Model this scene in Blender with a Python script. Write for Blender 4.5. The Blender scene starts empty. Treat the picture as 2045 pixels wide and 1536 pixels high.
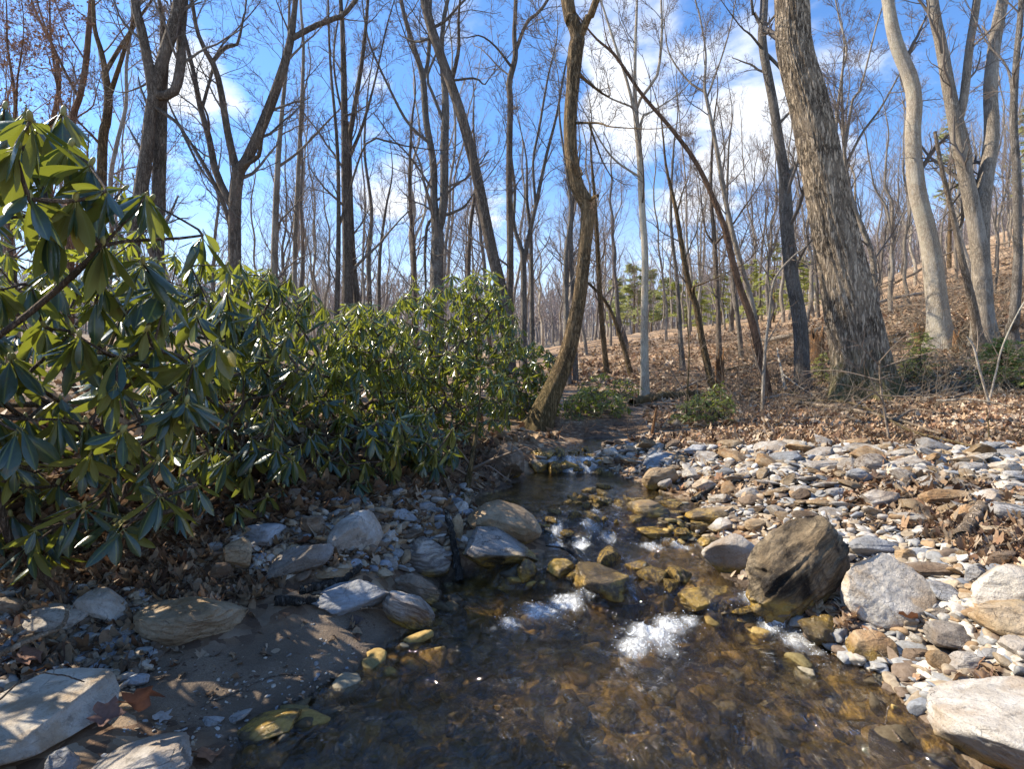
import bpy, bmesh, math, random
import numpy as np
from math import radians as R_

rng = np.random.default_rng(11)
random.seed(11)
scene = bpy.context.scene
COL = scene.collection

# ------------------------------------------------------------------ camera constants (photo is 2045 x 1536)
F, CX, HZ, EYE = 1136.0, 1022.5, 740.0, 1.15

def P3(px, py, Y):
    px, py, Y = np.asarray(px, float), np.asarray(py, float), np.asarray(Y, float)
    return np.stack([(px - CX) / F * Y, Y + 0 * px, EYE + (HZ - py) / F * Y], -1)

def PZ(px, py, z):
    Y = (EYE - z) * F / (py - HZ)
    return P3(px, py, Y)

def to_px(v):
    Y = np.maximum(v[..., 1], 0.05)
    return CX + v[..., 0] / Y * F, HZ - (v[..., 2] - EYE) / Y * F

def sstep(a, b, x):
    t = np.clip((x - a) / (b - a), 0, 1)
    return t * t * (3 - 2 * t)

# ------------------------------------------------------------------ noise
def _h(ix, iy, iz, seed):
    n = (ix * 374761393 + iy * 668265263 + iz * 2147483647 + seed * 1274126177) & 0xFFFFFFFF
    n = ((n ^ (n >> 13)) * 1274126177) & 0xFFFFFFFF
    n = ((n ^ (n >> 16)) * 2246822519) & 0xFFFFFFFF
    return ((n ^ (n >> 15)) & 0xFFFFFF) / float(0xFFFFFF)

def noise(p, seed=0):
    p = np.asarray(p, float)
    i = np.floor(p).astype(np.int64)
    f = p - i
    f = f * f * f * (f * (f * 6 - 15) + 10)
    x, y, z = i[..., 0], i[..., 1], i[..., 2]
    fx, fy, fz = f[..., 0], f[..., 1], f[..., 2]
    r = 0
    for a in (0, 1):
        for b in (0, 1):
            for c in (0, 1):
                w = (fx if a else 1 - fx) * (fy if b else 1 - fy) * (fz if c else 1 - fz)
                r = r + w * _h(x + a, y + b, z + c, seed)
    return r * 2 - 1

def fbm(p, octv=4, seed=0, gain=.5):
    r, a, t = 0, 1, 0
    p = np.asarray(p, float)
    for k in range(octv):
        r = r + a * noise(p, seed + k)
        t += a
        a *= gain
        p = p * 2.03 + 7.1
    return r / t

# ------------------------------------------------------------------ mesh building
class MB:
    def __init__(s):
        s.v, s.q, s.t, s.c, s.mq, s.mt, s.n = [], [], [], [], [], [], 0
    def add(s, v, quads=None, tris=None, col=None, mat=0):
        v = np.asarray(v, float).reshape(-1, 3)
        s.v.append(v)
        if quads is not None and len(quads):
            q = np.asarray(quads, np.int64).reshape(-1, 4) + s.n
            s.q.append(q); s.mq.append(np.full(len(q), mat, np.int32))
        if tris is not None and len(tris):
            t = np.asarray(tris, np.int64).reshape(-1, 3) + s.n
            s.t.append(t); s.mt.append(np.full(len(t), mat, np.int32))
        if col is None:
            col = np.ones((len(v), 4))
        col = np.asarray(col, float)
        if col.ndim == 1:
            col = np.tile(col, (len(v), 1))
        s.c.append(col)
        s.n += len(v)
    def build(s, name, mats, parent=None, smooth=True, attr=True):
        me = bpy.data.meshes.new(name)
        v = np.concatenate(s.v) if s.v else np.zeros((0, 3))
        q = np.concatenate(s.q) if s.q else np.zeros((0, 4), np.int64)
        t = np.concatenate(s.t) if s.t else np.zeros((0, 3), np.int64)
        me.vertices.add(len(v))
        me.vertices.foreach_set('co', v.ravel().astype(np.float32))
        nl = len(q) * 4 + len(t) * 3
        me.loops.add(nl)
        me.loops.foreach_set('vertex_index', np.concatenate([q.ravel(), t.ravel()]).astype(np.int32))
        me.polygons.add(len(q) + len(t))
        ls = np.concatenate([np.arange(len(q)) * 4, len(q) * 4 + np.arange(len(t)) * 3]).astype(np.int32)
        me.polygons.foreach_set('loop_start', ls)
        mi = np.concatenate((s.mq or [np.zeros(0, np.int32)]) + (s.mt or [np.zeros(0, np.int32)])).astype(np.int32)
        me.polygons.foreach_set('material_index', mi)
        me.polygons.foreach_set('use_smooth', np.full(len(q) + len(t), smooth))
        if attr and len(v):
            a = me.attributes.new('tint', 'FLOAT_COLOR', 'POINT')
            a.data.foreach_set('color', np.concatenate(s.c).ravel().astype(np.float32))
        for m in (mats if isinstance(mats, (list, tuple)) else [mats]):
            me.materials.append(m)
        me.update(calc_edges=True)
        me.validate()
        o = bpy.data.objects.new(name, me)
        COL.objects.link(o)
        if parent is not None:
            o.parent = parent
        return o

def tag(o, label=None, cat=None, group=None, kind=None):
    if label: o['label'] = label
    if cat: o['category'] = cat
    if group: o['group'] = group
    if kind: o['kind'] = kind
    return o

def empty(name, loc, label, cat, group=None):
    o = bpy.data.objects.new(name, None)
    o.empty_display_size = .1
    COL.objects.link(o)
    o.location = loc
    return tag(o, label, cat, group)

def nrm(a):
    return a / np.maximum(np.linalg.norm(a, axis=-1, keepdims=True), 1e-9)

def tubes(P, Rr, k=4, cap=True):
    """P (T,n,3), Rr (T,n): vertices and quads of T tapered tubes."""
    T, n, _ = P.shape
    tan = np.empty_like(P)
    tan[:, 1:-1] = P[:, 2:] - P[:, :-2]
    tan[:, 0] = P[:, 1] - P[:, 0]
    tan[:, -1] = P[:, -1] - P[:, -2]
    tan = nrm(tan)
    axis = nrm(P[:, -1] - P[:, 0])
    ref = np.where(np.abs(axis[:, 2:3]) > .8, np.array([[1., 0, 0]]), np.array([[0, 0, 1.]]))
    u = nrm(np.cross(tan, ref[:, None, :] + 0 * tan))
    w = np.cross(tan, u)
    a = np.arange(k) / k * 2 * np.pi
    v = P[:, :, None, :] + Rr[:, :, None, None] * (np.cos(a)[None, None, :, None] * u[:, :, None, :] + np.sin(a)[None, None, :, None] * w[:, :, None, :])
    idx = np.arange(T * n * k).reshape(T, n, k)
    a0, a1 = idx[:, :-1], idx[:, 1:]
    q = np.stack([a0, np.roll(a0, -1, 2), np.roll(a1, -1, 2), a1], -1).reshape(-1, 4)
    return v.reshape(-1, 3), q, (u, w)

def catmull(pts, n):
    p = np.asarray(pts, float)
    if len(p) == 2:
        t = np.linspace(0, 1, n)[:, None]
        return p[0] * (1 - t) + p[1] * t
    e = np.vstack([2 * p[0] - p[1], p, 2 * p[-1] - p[-2]])
    d = np.r_[0, np.cumsum(np.linalg.norm(np.diff(p[:, :3], axis=0), axis=1))]
    s = np.linspace(0, d[-1], n)
    i = np.clip(np.searchsorted(d, s, side='right') - 1, 0, len(p) - 2)
    t = ((s - d[i]) / np.maximum(d[i + 1] - d[i], 1e-9))[:, None]
    p0, p1, p2, p3 = e[i], e[i + 1], e[i + 2], e[i + 3]
    return .5 * (2 * p1 + (p2 - p0) * t + (2 * p0 - 5 * p1 + 4 * p2 - p3) * t ** 2 + (3 * p1 - p0 - 3 * p2 + p3) * t ** 3)

_ico = {}
def ico(sub):
    if sub not in _ico:
        bm = bmesh.new()
        bmesh.ops.create_icosphere(bm, subdivisions=sub, radius=1)
        v = np.array([x.co[:] for x in bm.verts]); t = np.array([[y.index for y in x.verts] for x in bm.faces])
        bm.free()
        _ico[sub] = (v, t)
    return _ico[sub]

# ------------------------------------------------------------------ node helper
class NT:
    def __init__(s, name, tree=None):
        if tree is None:
            s.mat = bpy.data.materials.new(name)
            s.mat.use_nodes = True
            tree = s.mat.node_tree
        s.t = tree
        s.t.nodes.clear()
    def n(s, typ, ins=None, out=None, **props):
        nd = s.t.nodes.new('ShaderNode' + typ)
        for k, v in props.items():
            setattr(nd, k, v)
        for k, v in (ins or {}).items():
            sock = nd.inputs[k]
            if isinstance(v, bpy.types.NodeSocket):
                s.t.links.new(v, sock)
            elif isinstance(v, bpy.types.Node):
                s.t.links.new(v.outputs[0], sock)
            else:
                if hasattr(sock.default_value, '__len__') and not hasattr(v, '__len__'):
                    v = (v,) * len(sock.default_value)
                if hasattr(v, '__len__') and len(v) == 3 and len(sock.default_value) == 4:
                    v = (*v, 1)
                sock.default_value = v
        return nd.outputs[out] if out is not None else nd.outputs[0]
    def math(s, op, a, b=0.0, c=None, clamp=False):
        ins = {0: a, 1: b}
        if c is not None: ins[2] = c
        return s.n('Math', ins, operation=op, use_clamp=clamp)
    def mix(s, f, a, b, blend='MIX'):
        return s.n('Mix', {0: f, 6: a, 7: b}, out=2, data_type='RGBA', blend_type=blend)
    def mixf(s, f, a, b):
        return s.n('Mix', {0: f, 2: a, 3: b}, out=0, data_type='FLOAT')
    def rng(s, v, a, b, c=0.0, d=1.0, smooth=True):
        return s.n('MapRange', {0: v, 1: a, 2: b, 3: c, 4: d}, interpolation_type='SMOOTHSTEP' if smooth else 'LINEAR')
    def noise(s, vec, scale, detail=4, rough=.55, dist=0.0, out=0):
        return s.n('TexNoise', {'Vector': vec, 'Scale': scale, 'Detail': detail, 'Roughness': rough, 'Distortion': dist}, out=out)
    def ramp(s, f, stops):
        nd = s.t.nodes.new('ShaderNodeValToRGB')
        s.t.links.new(f, nd.inputs[0])
        e = nd.color_ramp.elements
        while len(e) < len(stops): e.new(.5)
        for i, (p, c) in enumerate(stops):
            e[i].position = p; e[i].color = (*c, 1)
        return nd.outputs[0]
    def vmul(s, v, m):
        return s.n('VectorMath', {0: v, 1: m}, operation='MULTIPLY')
    def vadd(s, v, m):
        return s.n('VectorMath', {0: v, 1: m}, operation='ADD')
    def bump(s, h, strength=.5, dist=.02, normal=None):
        ins = {'Height': h, 'Strength': strength, 'Distance': dist}
        if normal is not None: ins['Normal'] = normal
        return s.n('Bump', ins)
    def attr(s, name, out=0, typ='GEOMETRY'):
        return s.n('Attribute', out=out, attribute_name=name, attribute_type=typ)
    def sep(s, v):
        nd = s.t.nodes.new('ShaderNodeSeparateXYZ')
        s.t.links.new(v, nd.inputs[0])
        return nd.outputs
    def sepc(s, v):
        nd = s.t.nodes.new('ShaderNodeSeparateColor')
        s.t.links.new(v, nd.inputs[0])
        return nd.outputs
    def pos(s):
        return s.n('NewGeometry', out='Position')
    def out(s, shader):
        o = s.t.nodes.new('ShaderNodeOutputMaterial')
        s.t.links.new(shader, o.inputs[0])
        return s.mat
    def bsdf(s, color, rough=.8, normal=None, spec=.5, **kw):
        ins = {'Base Color': color, 'Roughness': rough, 'Specular IOR Level': spec}
        if normal is not None: ins['Normal'] = normal
        ins.update(kw)
        return s.n('BsdfPrincipled', ins)
# ------------------------------------------------------------------ terrain: thin-plate surface through surveyed spots
_sp = []
def spz(*L):
    for px, py, z in L: _sp.append(PZ(px, py, z))
def spy(*L):
    for px, py, Y in L: _sp.append(P3(px, py, Y))
def spw(*L):
    for p in L: _sp.append(np.array(p, float))
# left bank
spz((0, 1536, .10), (200, 1450, .10), (400, 1400, .07), (0, 1300, .14), (300, 1290, .10), (100, 1200, .22), (350, 1190, .19),
    (560, 1200, .13), (0, 1120, .34), (300, 1110, .32), (500, 1080, .34), (650, 1070, .33), (700, 1140, .22), (850, 1080, .26),
    (850, 1000, .38), (700, 1000, .42), (900, 950, .42), (600, 970, .52), (300, 990, .52), (0, 1000, .58), (1000, 905, .48),
    (1068, 888, .43), (-300, 1300, .25), (-300, 1050, .6))
spw((-1, 6, .62), (-3, 6, .85), (-4, 4, .8), (-6, 8, 1.0), (0, 10, .72), (-4, 14, 1.1), (-12, 14, 1.6), (-10, 25, 2), (0, 25, 1.7),
    (-25, 25, 2.3), (-30, 60, 4.0), (0, 50, 2.4), (0, 110, 6.0), (-70, 110, 7.5), (70, 110, 14), (-110, 110, 11), (-3, 2, .5), (-3.5, .8, .5), (-2, .8, .25))
# right bank and hillside
spz((1950, 1400, .15), (2045, 1300, .22), (1800, 1280, .08), (1900, 1150, .26), (1750, 1090, .25), (2045, 1100, .36), (1550, 1020, .31),
    (1750, 1000, .41), (2045, 1000, .46), (1450, 960, .36), (1650, 930, .46), (2045, 920, .52), (1350, 900, .45), (1500, 880, .52),
    (1800, 870, .58), (2045, 860, .62), (2300, 1200, .35), (2400, 950, .55), (1240, 905, .42))
spy((1300, 830, 7.5), (1450, 805, 9), (1700, 800, 8.1), (1600, 775, 9.5), (1870, 690, 11), (2045, 700, 10), (1960, 685, 10.5),
    (1400, 722, 14), (1280, 742, 13), (1550, 680, 15), (1750, 640, 15), (1900, 612, 16), (2045, 570, 16), (1160, 722, 16), (1250, 690, 20),
    (1450, 660, 22), (1640, 632, 24), (2045, 490, 25), (1850, 560, 26), (1300, 665, 32), (1600, 620, 35), (2045, 450, 45), (2400, 560, 14), (2400, 720, 9), (1150, 690, 24))
spw((2.2, .8, .2), (4, 2, .5), (4, .8, .4))
_sp = np.array(_sp)

def _uv(x, y):
    yc = np.maximum(y, .8)
    return np.stack([x / (yc + 2) * 1.6, np.log(yc + 2)], -1)

def _k(r2):
    return r2 * np.log(r2 + 1e-9) * .5
_c = _uv(_sp[:, 0], _sp[:, 1])
_e = (_sp[:, 2] - EYE) / (np.maximum(_sp[:, 1], .8) + 1)
_n = len(_c)
_A = np.zeros((_n + 3, _n + 3))
_A[:_n, :_n] = _k(((_c[:, None] - _c[None]) ** 2).sum(-1)) + np.eye(_n) * .006
_A[:_n, _n] = 1; _A[:_n, _n + 1:] = _c
_A[_n:, :_n] = _A[:_n, _n:].T
_w = np.linalg.solve(_A, np.r_[_e, 0, 0, 0])

def base_h(x, y):
    x = np.asarray(x, float); y = np.asarray(y, float)
    sh = x.shape
    x, y = x.ravel(), y.ravel()
    out = np.empty(len(x))
    for i in range(0, len(x), 60000):
        c = _uv(x[i:i + 60000], y[i:i + 60000])
        d2 = (c[:, 0:1] - _c[None, :, 0]) ** 2 + (c[:, 1:2] - _c[None, :, 1]) ** 2
        out[i:i + 60000] = _k(d2) @ _w[:_n] + _w[_n] + c @ _w[_n + 1:]
    z = out * (np.maximum(y, .8) + 1) + EYE
    z = z + .5 * sstep(2, 8, np.hypot(x, np.minimum(y - .8, 0) * 1.0)) * sstep(.8, -3, y)
    return z.reshape(sh)

# ------------------------------------------------------------------ the stream
def wlevel(x, y):
    x = np.asarray(x, float); y = np.asarray(y, float)
    q = np.stack([x * 5, y * 5, 0 * x], -1)
    wob = noise(q, 5) * .07 + noise(q * 2.7, 9) * .035
    s1 = y - (3.0 - (x - .2) * .46) + wob
    s2 = y - 3.62 + wob
    s3 = y - 5.22 + wob * .6
    return .10 * sstep(-.10, .06, s1) + .12 * sstep(-.17, .14, s2) + .13 * sstep(-.08, .08, s3) + .05 * np.maximum(y - 5.6, 0)

_left = [(430, 1640, 0), (450, 1536, 0), (490, 1480, 0), (600, 1400, 0), (710, 1330, 0), (785, 1290, 0), (845, 1230, 0), (870, 1190, 0), (880, 1160, .01),
         (960, 1140, .03), (1080, 1130, .07), (1090, 1090, .11), (1075, 1045, .2), (960, 1015, .22), (925, 1003, .22), (985, 985, .22),
         (1045, 962, .22), (1062, 942, .22), (1085, 915, .35), (1112, 898, .37), (1140, 885, .39), (1175, 868, .44)]
_right = [(1235, 862, .46), (1225, 876, .42), (1212, 892, .38), (1195, 915, .35), (1190, 940, .22), (1265, 960, .22), (1330, 985, .22), (1392, 1006, .22), (1400, 1030, .2),
          (1385, 1060, .13), (1410, 1092, .1), (1425, 1140, .1), (1490, 1200, .07), (1530, 1240, .0), (1620, 1290, 0), (1700, 1330, 0),
          (1780, 1365, 0), (1840, 1425, 0), (1880, 1480, 0), (1940, 1536, 0), (2080, 1640, 0)]
_poly = np.array([PZ(*p)[:2] for p in _left + _right] + [[1.9, -2.0], [-1.2, -2.0]])

def poly_sd(x, y, poly):
    """signed distance to a polygon, positive inside"""
    x = np.asarray(x, float); y = np.asarray(y, float)
    d = np.full(x.shape, 1e9); inside = np.zeros(x.shape, bool)
    m = len(poly)
    for i in range(m):
        ax, ay = poly[i]; bx, by = poly[(i + 1) % m]
        ex, ey = bx - ax, by - ay
        t = np.clip(((x - ax) * ex + (y - ay) * ey) / (ex * ex + ey * ey + 1e-12), 0, 1)
        d = np.minimum(d, np.hypot(x - ax - t * ex, y - ay - t * ey))
        c = (ay > y) != (by > y)
        xi = ax + (y - ay) * ex / (ey if abs(ey) > 1e-12 else 1e-12)
        inside ^= c & (x < xi)
    return np.where(inside, d, -d)

def stream_sd(x, y):
    q = np.stack([x * 6, y * 6, 0 * x], -1)
    return poly_sd(x, y, _poly) + noise(q, 21) * .035 + noise(q * 3, 22) * .015

def hterr(x, y, detail=True):
    x = np.asarray(x, float); y = np.asarray(y, float)
    z = base_h(x, y)
    near = (y < 9) & (np.abs(x) < 5)
    if near.any():
        xn, yn = x[near], y[near]
        d = stream_sd(xn, yn)
        wl = wlevel(xn, yn)
        zb = z[near]
        o = -d
        zo = wl + .008 + .12 * o
        zo = zo * (1 - sstep(.0, .55, o)) + np.maximum(zb, wl + .02) * sstep(.0, .55, o)
        q = np.stack([xn, yn, 0 * xn], -1)
        dep = .012 + .13 * sstep(0, .4, d) + .035 * noise(q * 3.1, 31) * sstep(0, .2, d) - .03 * sstep(.0, .2, d) * np.maximum(noise(q * 9, 33), 0)
        zi = wl - dep
        z[near] = np.where(o > 0, zo, zi)
    if detail:
        q = np.stack([x, y, 0 * x], -1)
        a = np.clip(.012 + .006 * y, 0, .35)
        z = z + fbm(q * .9, 3, 41) * a * sstep(-.15, .6, -(stream_sd(x, y)) if near.any() else 1.0 + 0 * x) + noise(q * 11, 45) * .006
        far = sstep(40, 100, y)
        z = z + far * fbm(q * .03, 3, 48) * 5
    return z

_ty = np.exp(np.linspace(math.log(1.1), math.log(160), 1500))
def cast(px, py):
    """pixel of the photo -> point where that ray meets the terrain"""
    v = P3(np.full(_ty.shape, px), np.full(_ty.shape, py), _ty)
    h = hterr(v[:, 0], v[:, 1])
    b = np.nonzero(v[:, 2] <= h)[0]
    i = b[0] if len(b) else len(_ty) - 1
    return np.array([v[i, 0], v[i, 1], h[i]])

def cast_many(px, py):
    px, py = np.asarray(px, float), np.asarray(py, float)
    out = np.zeros((len(px), 3))
    ty = np.exp(np.linspace(math.log(1.1), math.log(60), 420))
    for i in range(0, len(px), 400):
        a, b = px[i:i + 400, None], py[i:i + 400, None]
        v = P3(a + 0 * ty[None], b + 0 * ty[None], ty[None] + 0 * a)
        h = hterr(v[..., 0], v[..., 1], False)
        hit = v[..., 2] <= h
        j = np.where(hit.any(1), hit.argmax(1), len(ty) - 1)
        k = np.arange(len(j))
        out[i:i + 400] = np.stack([v[k, j, 0], v[k, j, 1], h[k, j]], -1)
    return out

# ------------------------------------------------------------------ ground regions
SAND = [(300, 1310), (480, 1275), (620, 1215), (720, 1205), (800, 1270), (790, 1310), (640, 1400), (480, 1500), (400, 1470), (330, 1430), (220, 1400), (210, 1360)]
BAR = [(1180, 950), (1210, 905), (1260, 885), (1350, 900), (1500, 888), (1700, 885), (2100, 895), (2200, 1000), (2200, 1420), (1900, 1400), (1700, 1300), (1500, 1230), (1400, 1100), (1380, 1010), (1280, 965)]
SANDY = [(1440, 950), (1560, 935), (1640, 940), (1600, 965), (1480, 975)]

def px_sd(x, y, z, poly):
    px, py = to_px(np.stack([x, y, z], -1))
    s = poly_sd(px, py, np.array(poly, float))
    return np.where(y > .7, s, -400)

# ground materials ----------------------------------------------------------
def ground_material():
    t = NT('forest_ground')
    p = t.pos()
    c = t.sepc(t.attr('tint'))                 # r sand, g stony, b stream bed
    al = t.attr('tint', 3)
    # leaf litter
    v1 = t.n('TexVoronoi', {'Vector': t.vadd(p, t.vmul(t.noise(p, 25, 2, out=1), (.03, .03, .03))), 'Scale': 19, 'Randomness': 1}, out='Color')
    hv = t.sepc(v1)
    n1 = t.noise(p, 1.3, 5)
    litter = t.ramp(hv[0], [(0, (.11, .062, .034)), (.3, (.24, .14, .075)), (.6, (.36, .225, .125)), (.85, (.46, .32, .195)), (1, (.52, .41, .29))])
    soil = t.ramp(t.noise(p, 9, 6), [(.3, (.03, .021, .016)), (.7, (.075, .052, .038))])
    litter = t.mix(t.rng(n1, .40, .62, .12, .8), litter, soil)
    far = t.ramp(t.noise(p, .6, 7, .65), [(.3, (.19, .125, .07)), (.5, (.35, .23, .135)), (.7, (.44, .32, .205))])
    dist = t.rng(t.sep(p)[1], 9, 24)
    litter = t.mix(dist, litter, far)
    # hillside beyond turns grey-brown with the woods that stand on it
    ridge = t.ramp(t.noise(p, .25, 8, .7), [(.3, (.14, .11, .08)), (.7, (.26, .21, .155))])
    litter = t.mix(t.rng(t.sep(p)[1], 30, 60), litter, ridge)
    # sand
    sn = t.noise(p, 260, 3, .7)
    sand = t.ramp(sn, [(.3, (.11, .08, .055)), (.5, (.18, .135, .095)), (.72, (.30, .24, .18))])
    damp = t.rng(t.noise(p, 3.3, 4), .42, .6)
    sand = t.mix(t.math('MULTIPLY', damp, .6), sand, (.085, .062, .043))
    bits = t.n('TexVoronoi', {'Vector': t.vadd(p, t.vmul(t.noise(p, 30, 2, out=1), (.03, .03, .0))), 'Scale': 42}, out='Distance')
    sand = t.mix(t.math('MULTIPLY', t.rng(bits, .26, .14), t.rng(t.noise(p, 4.5, 3), .42, .58)), sand, (.075, .045, .03))
    # gravel
    gv = t.n('TexVoronoi', {'Vector': p, 'Scale': 34}, out='Color')
    ge = t.n('TexVoronoi', {'Vector': p, 'Scale': 34}, out='Distance')
    grav = t.ramp(t.sepc(gv)[1], [(0, (.10, .085, .07)), (.35, (.24, .19, .14)), (.7, (.36, .31, .25)), (1, (.5, .46, .4))])
    grav = t.mix(t.rng(ge, .3, .75), grav, (.06, .04, .03))
    grav = t.mix(t.rng(t.noise(p, 5, 4), .45, .6), grav, litter)
    # stream bed : cobbles filmed with amber algae
    bp = t.vadd(p, t.vmul(t.noise(p, 6, 3, out=1), (.12, .12, .12)))
    bv = t.n('TexVoronoi', {'Vector': bp, 'Scale': 4.2}, out='Color')
    be = t.n('TexVoronoi', {'Vector': bp, 'Scale': 4.2}, out='Distance')
    bed = t.ramp(t.sepc(bv)[0], [(0, (.06, .05, .03)), (.3, (.18, .14, .06)), (.55, (.52, .35, .08)), (.75, (.22, .185, .12)), (1, (.70, .46, .10))])
    bed2 = t.ramp(t.noise(p, 14, 6, .7), [(.34, (.04, .03, .02)), (.47, (.18, .13, .06)), (.57, (.55, .38, .12)), (.72, (.78, .57, .21))])
    bed = t.mix(.78, bed, bed2)
    bed = t.mix(t.rng(t.noise(p, 1.7, 5), .42, .56), bed, t.mix(.82, bed, (.03, .028, .024)))
    bed = t.mix(t.rng(be, .5, .85, 0, .25), bed, (.04, .03, .02))
    bed = t.mix(t.rng(t.noise(p, 70, 3), .56, .66, 0, .5), bed, (.42, .30, .13))
    col = t.mix(c[0], litter, sand)
    col = t.mix(c[1], col, grav)
    col = t.mix(c[2], col, bed)
    col = t.mix(t.math('MULTIPLY', al, .55), col, (.02, .015, .01))      # damp margin
    h = t.math('ADD', t.math('MULTIPLY', hv[1], .5), t.noise(p, 40, 5, .65))
    h = t.math('ADD', h, t.math('MULTIPLY', sn, .25))
    rough = t.mixf(al, .9, .35)
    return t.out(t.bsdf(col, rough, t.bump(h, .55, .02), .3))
M_GROUND = ground_material()

def build_ground():
    ny, nx = 820, 900
    yy = np.r_[np.linspace(-9, .75, 40), np.exp(np.linspace(math.log(2.8), math.log(170), ny)) - 2.0]
    tt = np.linspace(-1, 1, nx)
    uu = np.sign(tt) * (np.abs(tt) * .75 + np.abs(tt) ** 3 * .9)
    Yg, U = np.meshgrid(yy, uu, indexing='ij')
    Xg = U * (np.maximum(Yg, .8) + 2)
    z = hterr(Xg, Yg)
    d = np.full(Xg.shape, -9.0)
    near = (Yg < 9) & (np.abs(Xg) < 5)
    d[near] = stream_sd(Xg[near], Yg[near])
    wob = fbm(np.stack([Xg * 3, Yg * 3, 0 * Xg], -1), 3, 61)
    sx = lambda poly, a: sstep(-a, a, px_sd(Xg, Yg, z, poly) + wob * a * 1.5)
    nearm = (Yg < 8)
    sand = np.zeros(Xg.shape); grav = np.zeros(Xg.shape)
    s = np.where(nearm.any(1))[0].max() + 1
    Xs, Ys, zs, w2 = Xg[:s], Yg[:s], z[:s], wob[:s]
    f = lambda poly, a: sstep(-a, a, px_sd(Xs, Ys, zs, poly) + w2 * a * 1.5)
    sand[:s] = np.maximum(f(SAND, 25), f(SANDY, 14))
    grav[:s] = f(BAR, 22) * (1 - f(SANDY, 14))
    bed = sstep(-.015, .03, d)
    damp = sstep(-.09, .0, d) * (1 - bed) * (Yg < 7)
    col = np.stack([sand, grav * (1 - sand), bed, damp], -1)
    idx = np.arange(Xg.size).reshape(Xg.shape)
    q = np.stack([idx[:-1, :-1], idx[:-1, 1:], idx[1:, 1:], idx[1:, :-1]], -1).reshape(-1, 4)
    m = MB()
    m.add(np.stack([Xg, Yg, z], -1).reshape(-1, 3), q, None, col.reshape(-1, 4))
    o = m.build('ground', M_GROUND)
    tag(o, 'leaf covered forest floor with sandy stream banks', 'ground', None, 'structure')
build_ground()

# ------------------------------------------------------------------ water
FOAM = [  # px, py, z, radius m, strength
    (1180, 1165, .08, .07, .7), (1130, 1200, .02, .10, 1), (1080, 1225, 0, .11, 1), (1020, 1250, 0, .08, .7), (985, 1262, 0, .04, .5),
    (1375, 1215, .06, .06, .8), (1340, 1240, .02, .09, 1), (1300, 1270, 0, .12, 1), (1265, 1290, 0, .09, .9), (1330, 1300, 0, .08, .6),
    (1500, 1225, .03, .06, .8), (1540, 1262, 0, .07, .8), (1590, 1285, 0, .08, .9), (1630, 1305, 0, .06, .6), (1640, 1330, 0, .03, .4),
    (1110, 1085, .12, .07, .8), (1160, 1078, .13, .07, 1), (1215, 1060, .16, .07, .7), (1180, 1050, .17, .09, .7), (1300, 1080, .13, .09, .8),
    (1360, 1082, .13, .08, .8), (1110, 1055, .17, .06, .8), (1150, 1110, .11, .06, .5), (1230, 1115, .1, .05, .4), (1190, 1030, .2, .07, .6), (1230, 1015, .21, .05, .5), (1330, 1065, .15, .05, .5), (1400, 1082, .12, .05, .6),
    (1100, 938, .23, .09, .8), (1140, 930, .28, .09, .9), (1172, 932, .27, .09, 1), (1185, 940, .23, .08, .9), (1130, 942, .22, .08, .6), (1210, 1140, .1, .03, .5)]
FOAMW = np.array([[*PZ(a, b, c), r, s] for a, b, c, r, s in FOAM])

def foam_at(x, y):
    f = np.zeros(x.shape)
    for fx, fy, fz, r, s in FOAMW:
        d2 = ((x - fx) ** 2 + ((y - fy) / 1.1) ** 2) / (r * r)
        f = np.maximum(f, s * np.exp(-d2 * 1.1))
    return f

def water_material():
    t = NT('stream_water')
    p = t.pos()
    foam = t.sepc(t.attr('tint'))[0]
    # ripples drawn out along the current
    pw = t.vadd(p, t.vmul(t.noise(p, 2.4, 3, out=1), (.45, .45, .1)))
    calm = t.mixf(t.rng(t.sep(p)[1], 3.7, 4.3), 1.0, .22)
    r1 = t.noise(t.vmul(pw, (1.25, .55, 1)), 8, 3, .55, .9)
    r2 = t.noise(t.vmul(pw, (1.7, .6, 1)), 27, 4, .6, 1.1)
    h = t.math('ADD', t.math('MULTIPLY', r1, 1.0), t.math('MULTIPLY', r2, .38))
    h = t.math('MULTIPLY', h, calm)
    hf = t.math('MULTIPLY', t.math('MULTIPLY', t.noise(p, 120, 3, .7), foam), .5)
    n = t.bump(t.math('ADD', h, hf), 1.0, .055)
    fr = t.n('Fresnel', {'IOR': 1.6, 'Normal': n})
    trans = t.n('BsdfTransparent', {'Color': (.95, .87, .71)})
    gl = t.n('BsdfGlossy', {'Color': (1, 1, 1), 'Roughness': .035, 'Normal': n})
    refr = t.n('BsdfRefraction', {'Color': (.90, .83, .68), 'Roughness': .03, 'IOR': 1.33, 'Normal': t.bump(h, 1.0, .03)})
    through = t.n('MixShader', {0: .22, 1: trans, 2: refr})
    w = t.n('MixShader', {0: fr, 1: through, 2: gl})
    white = t.bsdf((.80, .83, .85), .35, t.bump(t.noise(p, 160, 4, .7), .7, .01), .5)
    streak = t.noise(t.vmul(t.vadd(p, t.vmul(t.noise(p, 9, 3, out=1), (.10, .10, .1))), (1.2, .7, 1)), 38, 6, .72, 1.0)
    m = t.math('MULTIPLY', t.rng(t.math('ADD', streak, t.math('MULTIPLY', t.math('SUBTRACT', foam, 1.0), .28)), .36, .58), .94)
    m = t.math('MULTIPLY', m, t.rng(foam, .06, .30))
    m = t.math('MAXIMUM', m, t.math('MULTIPLY', t.rng(foam, .30, .95), t.rng(streak, .25, .6, .15, .6)))
    return t.out(t.n('MixShader', {0: m, 1: w, 2: white}))
M_WATER = water_material()

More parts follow.
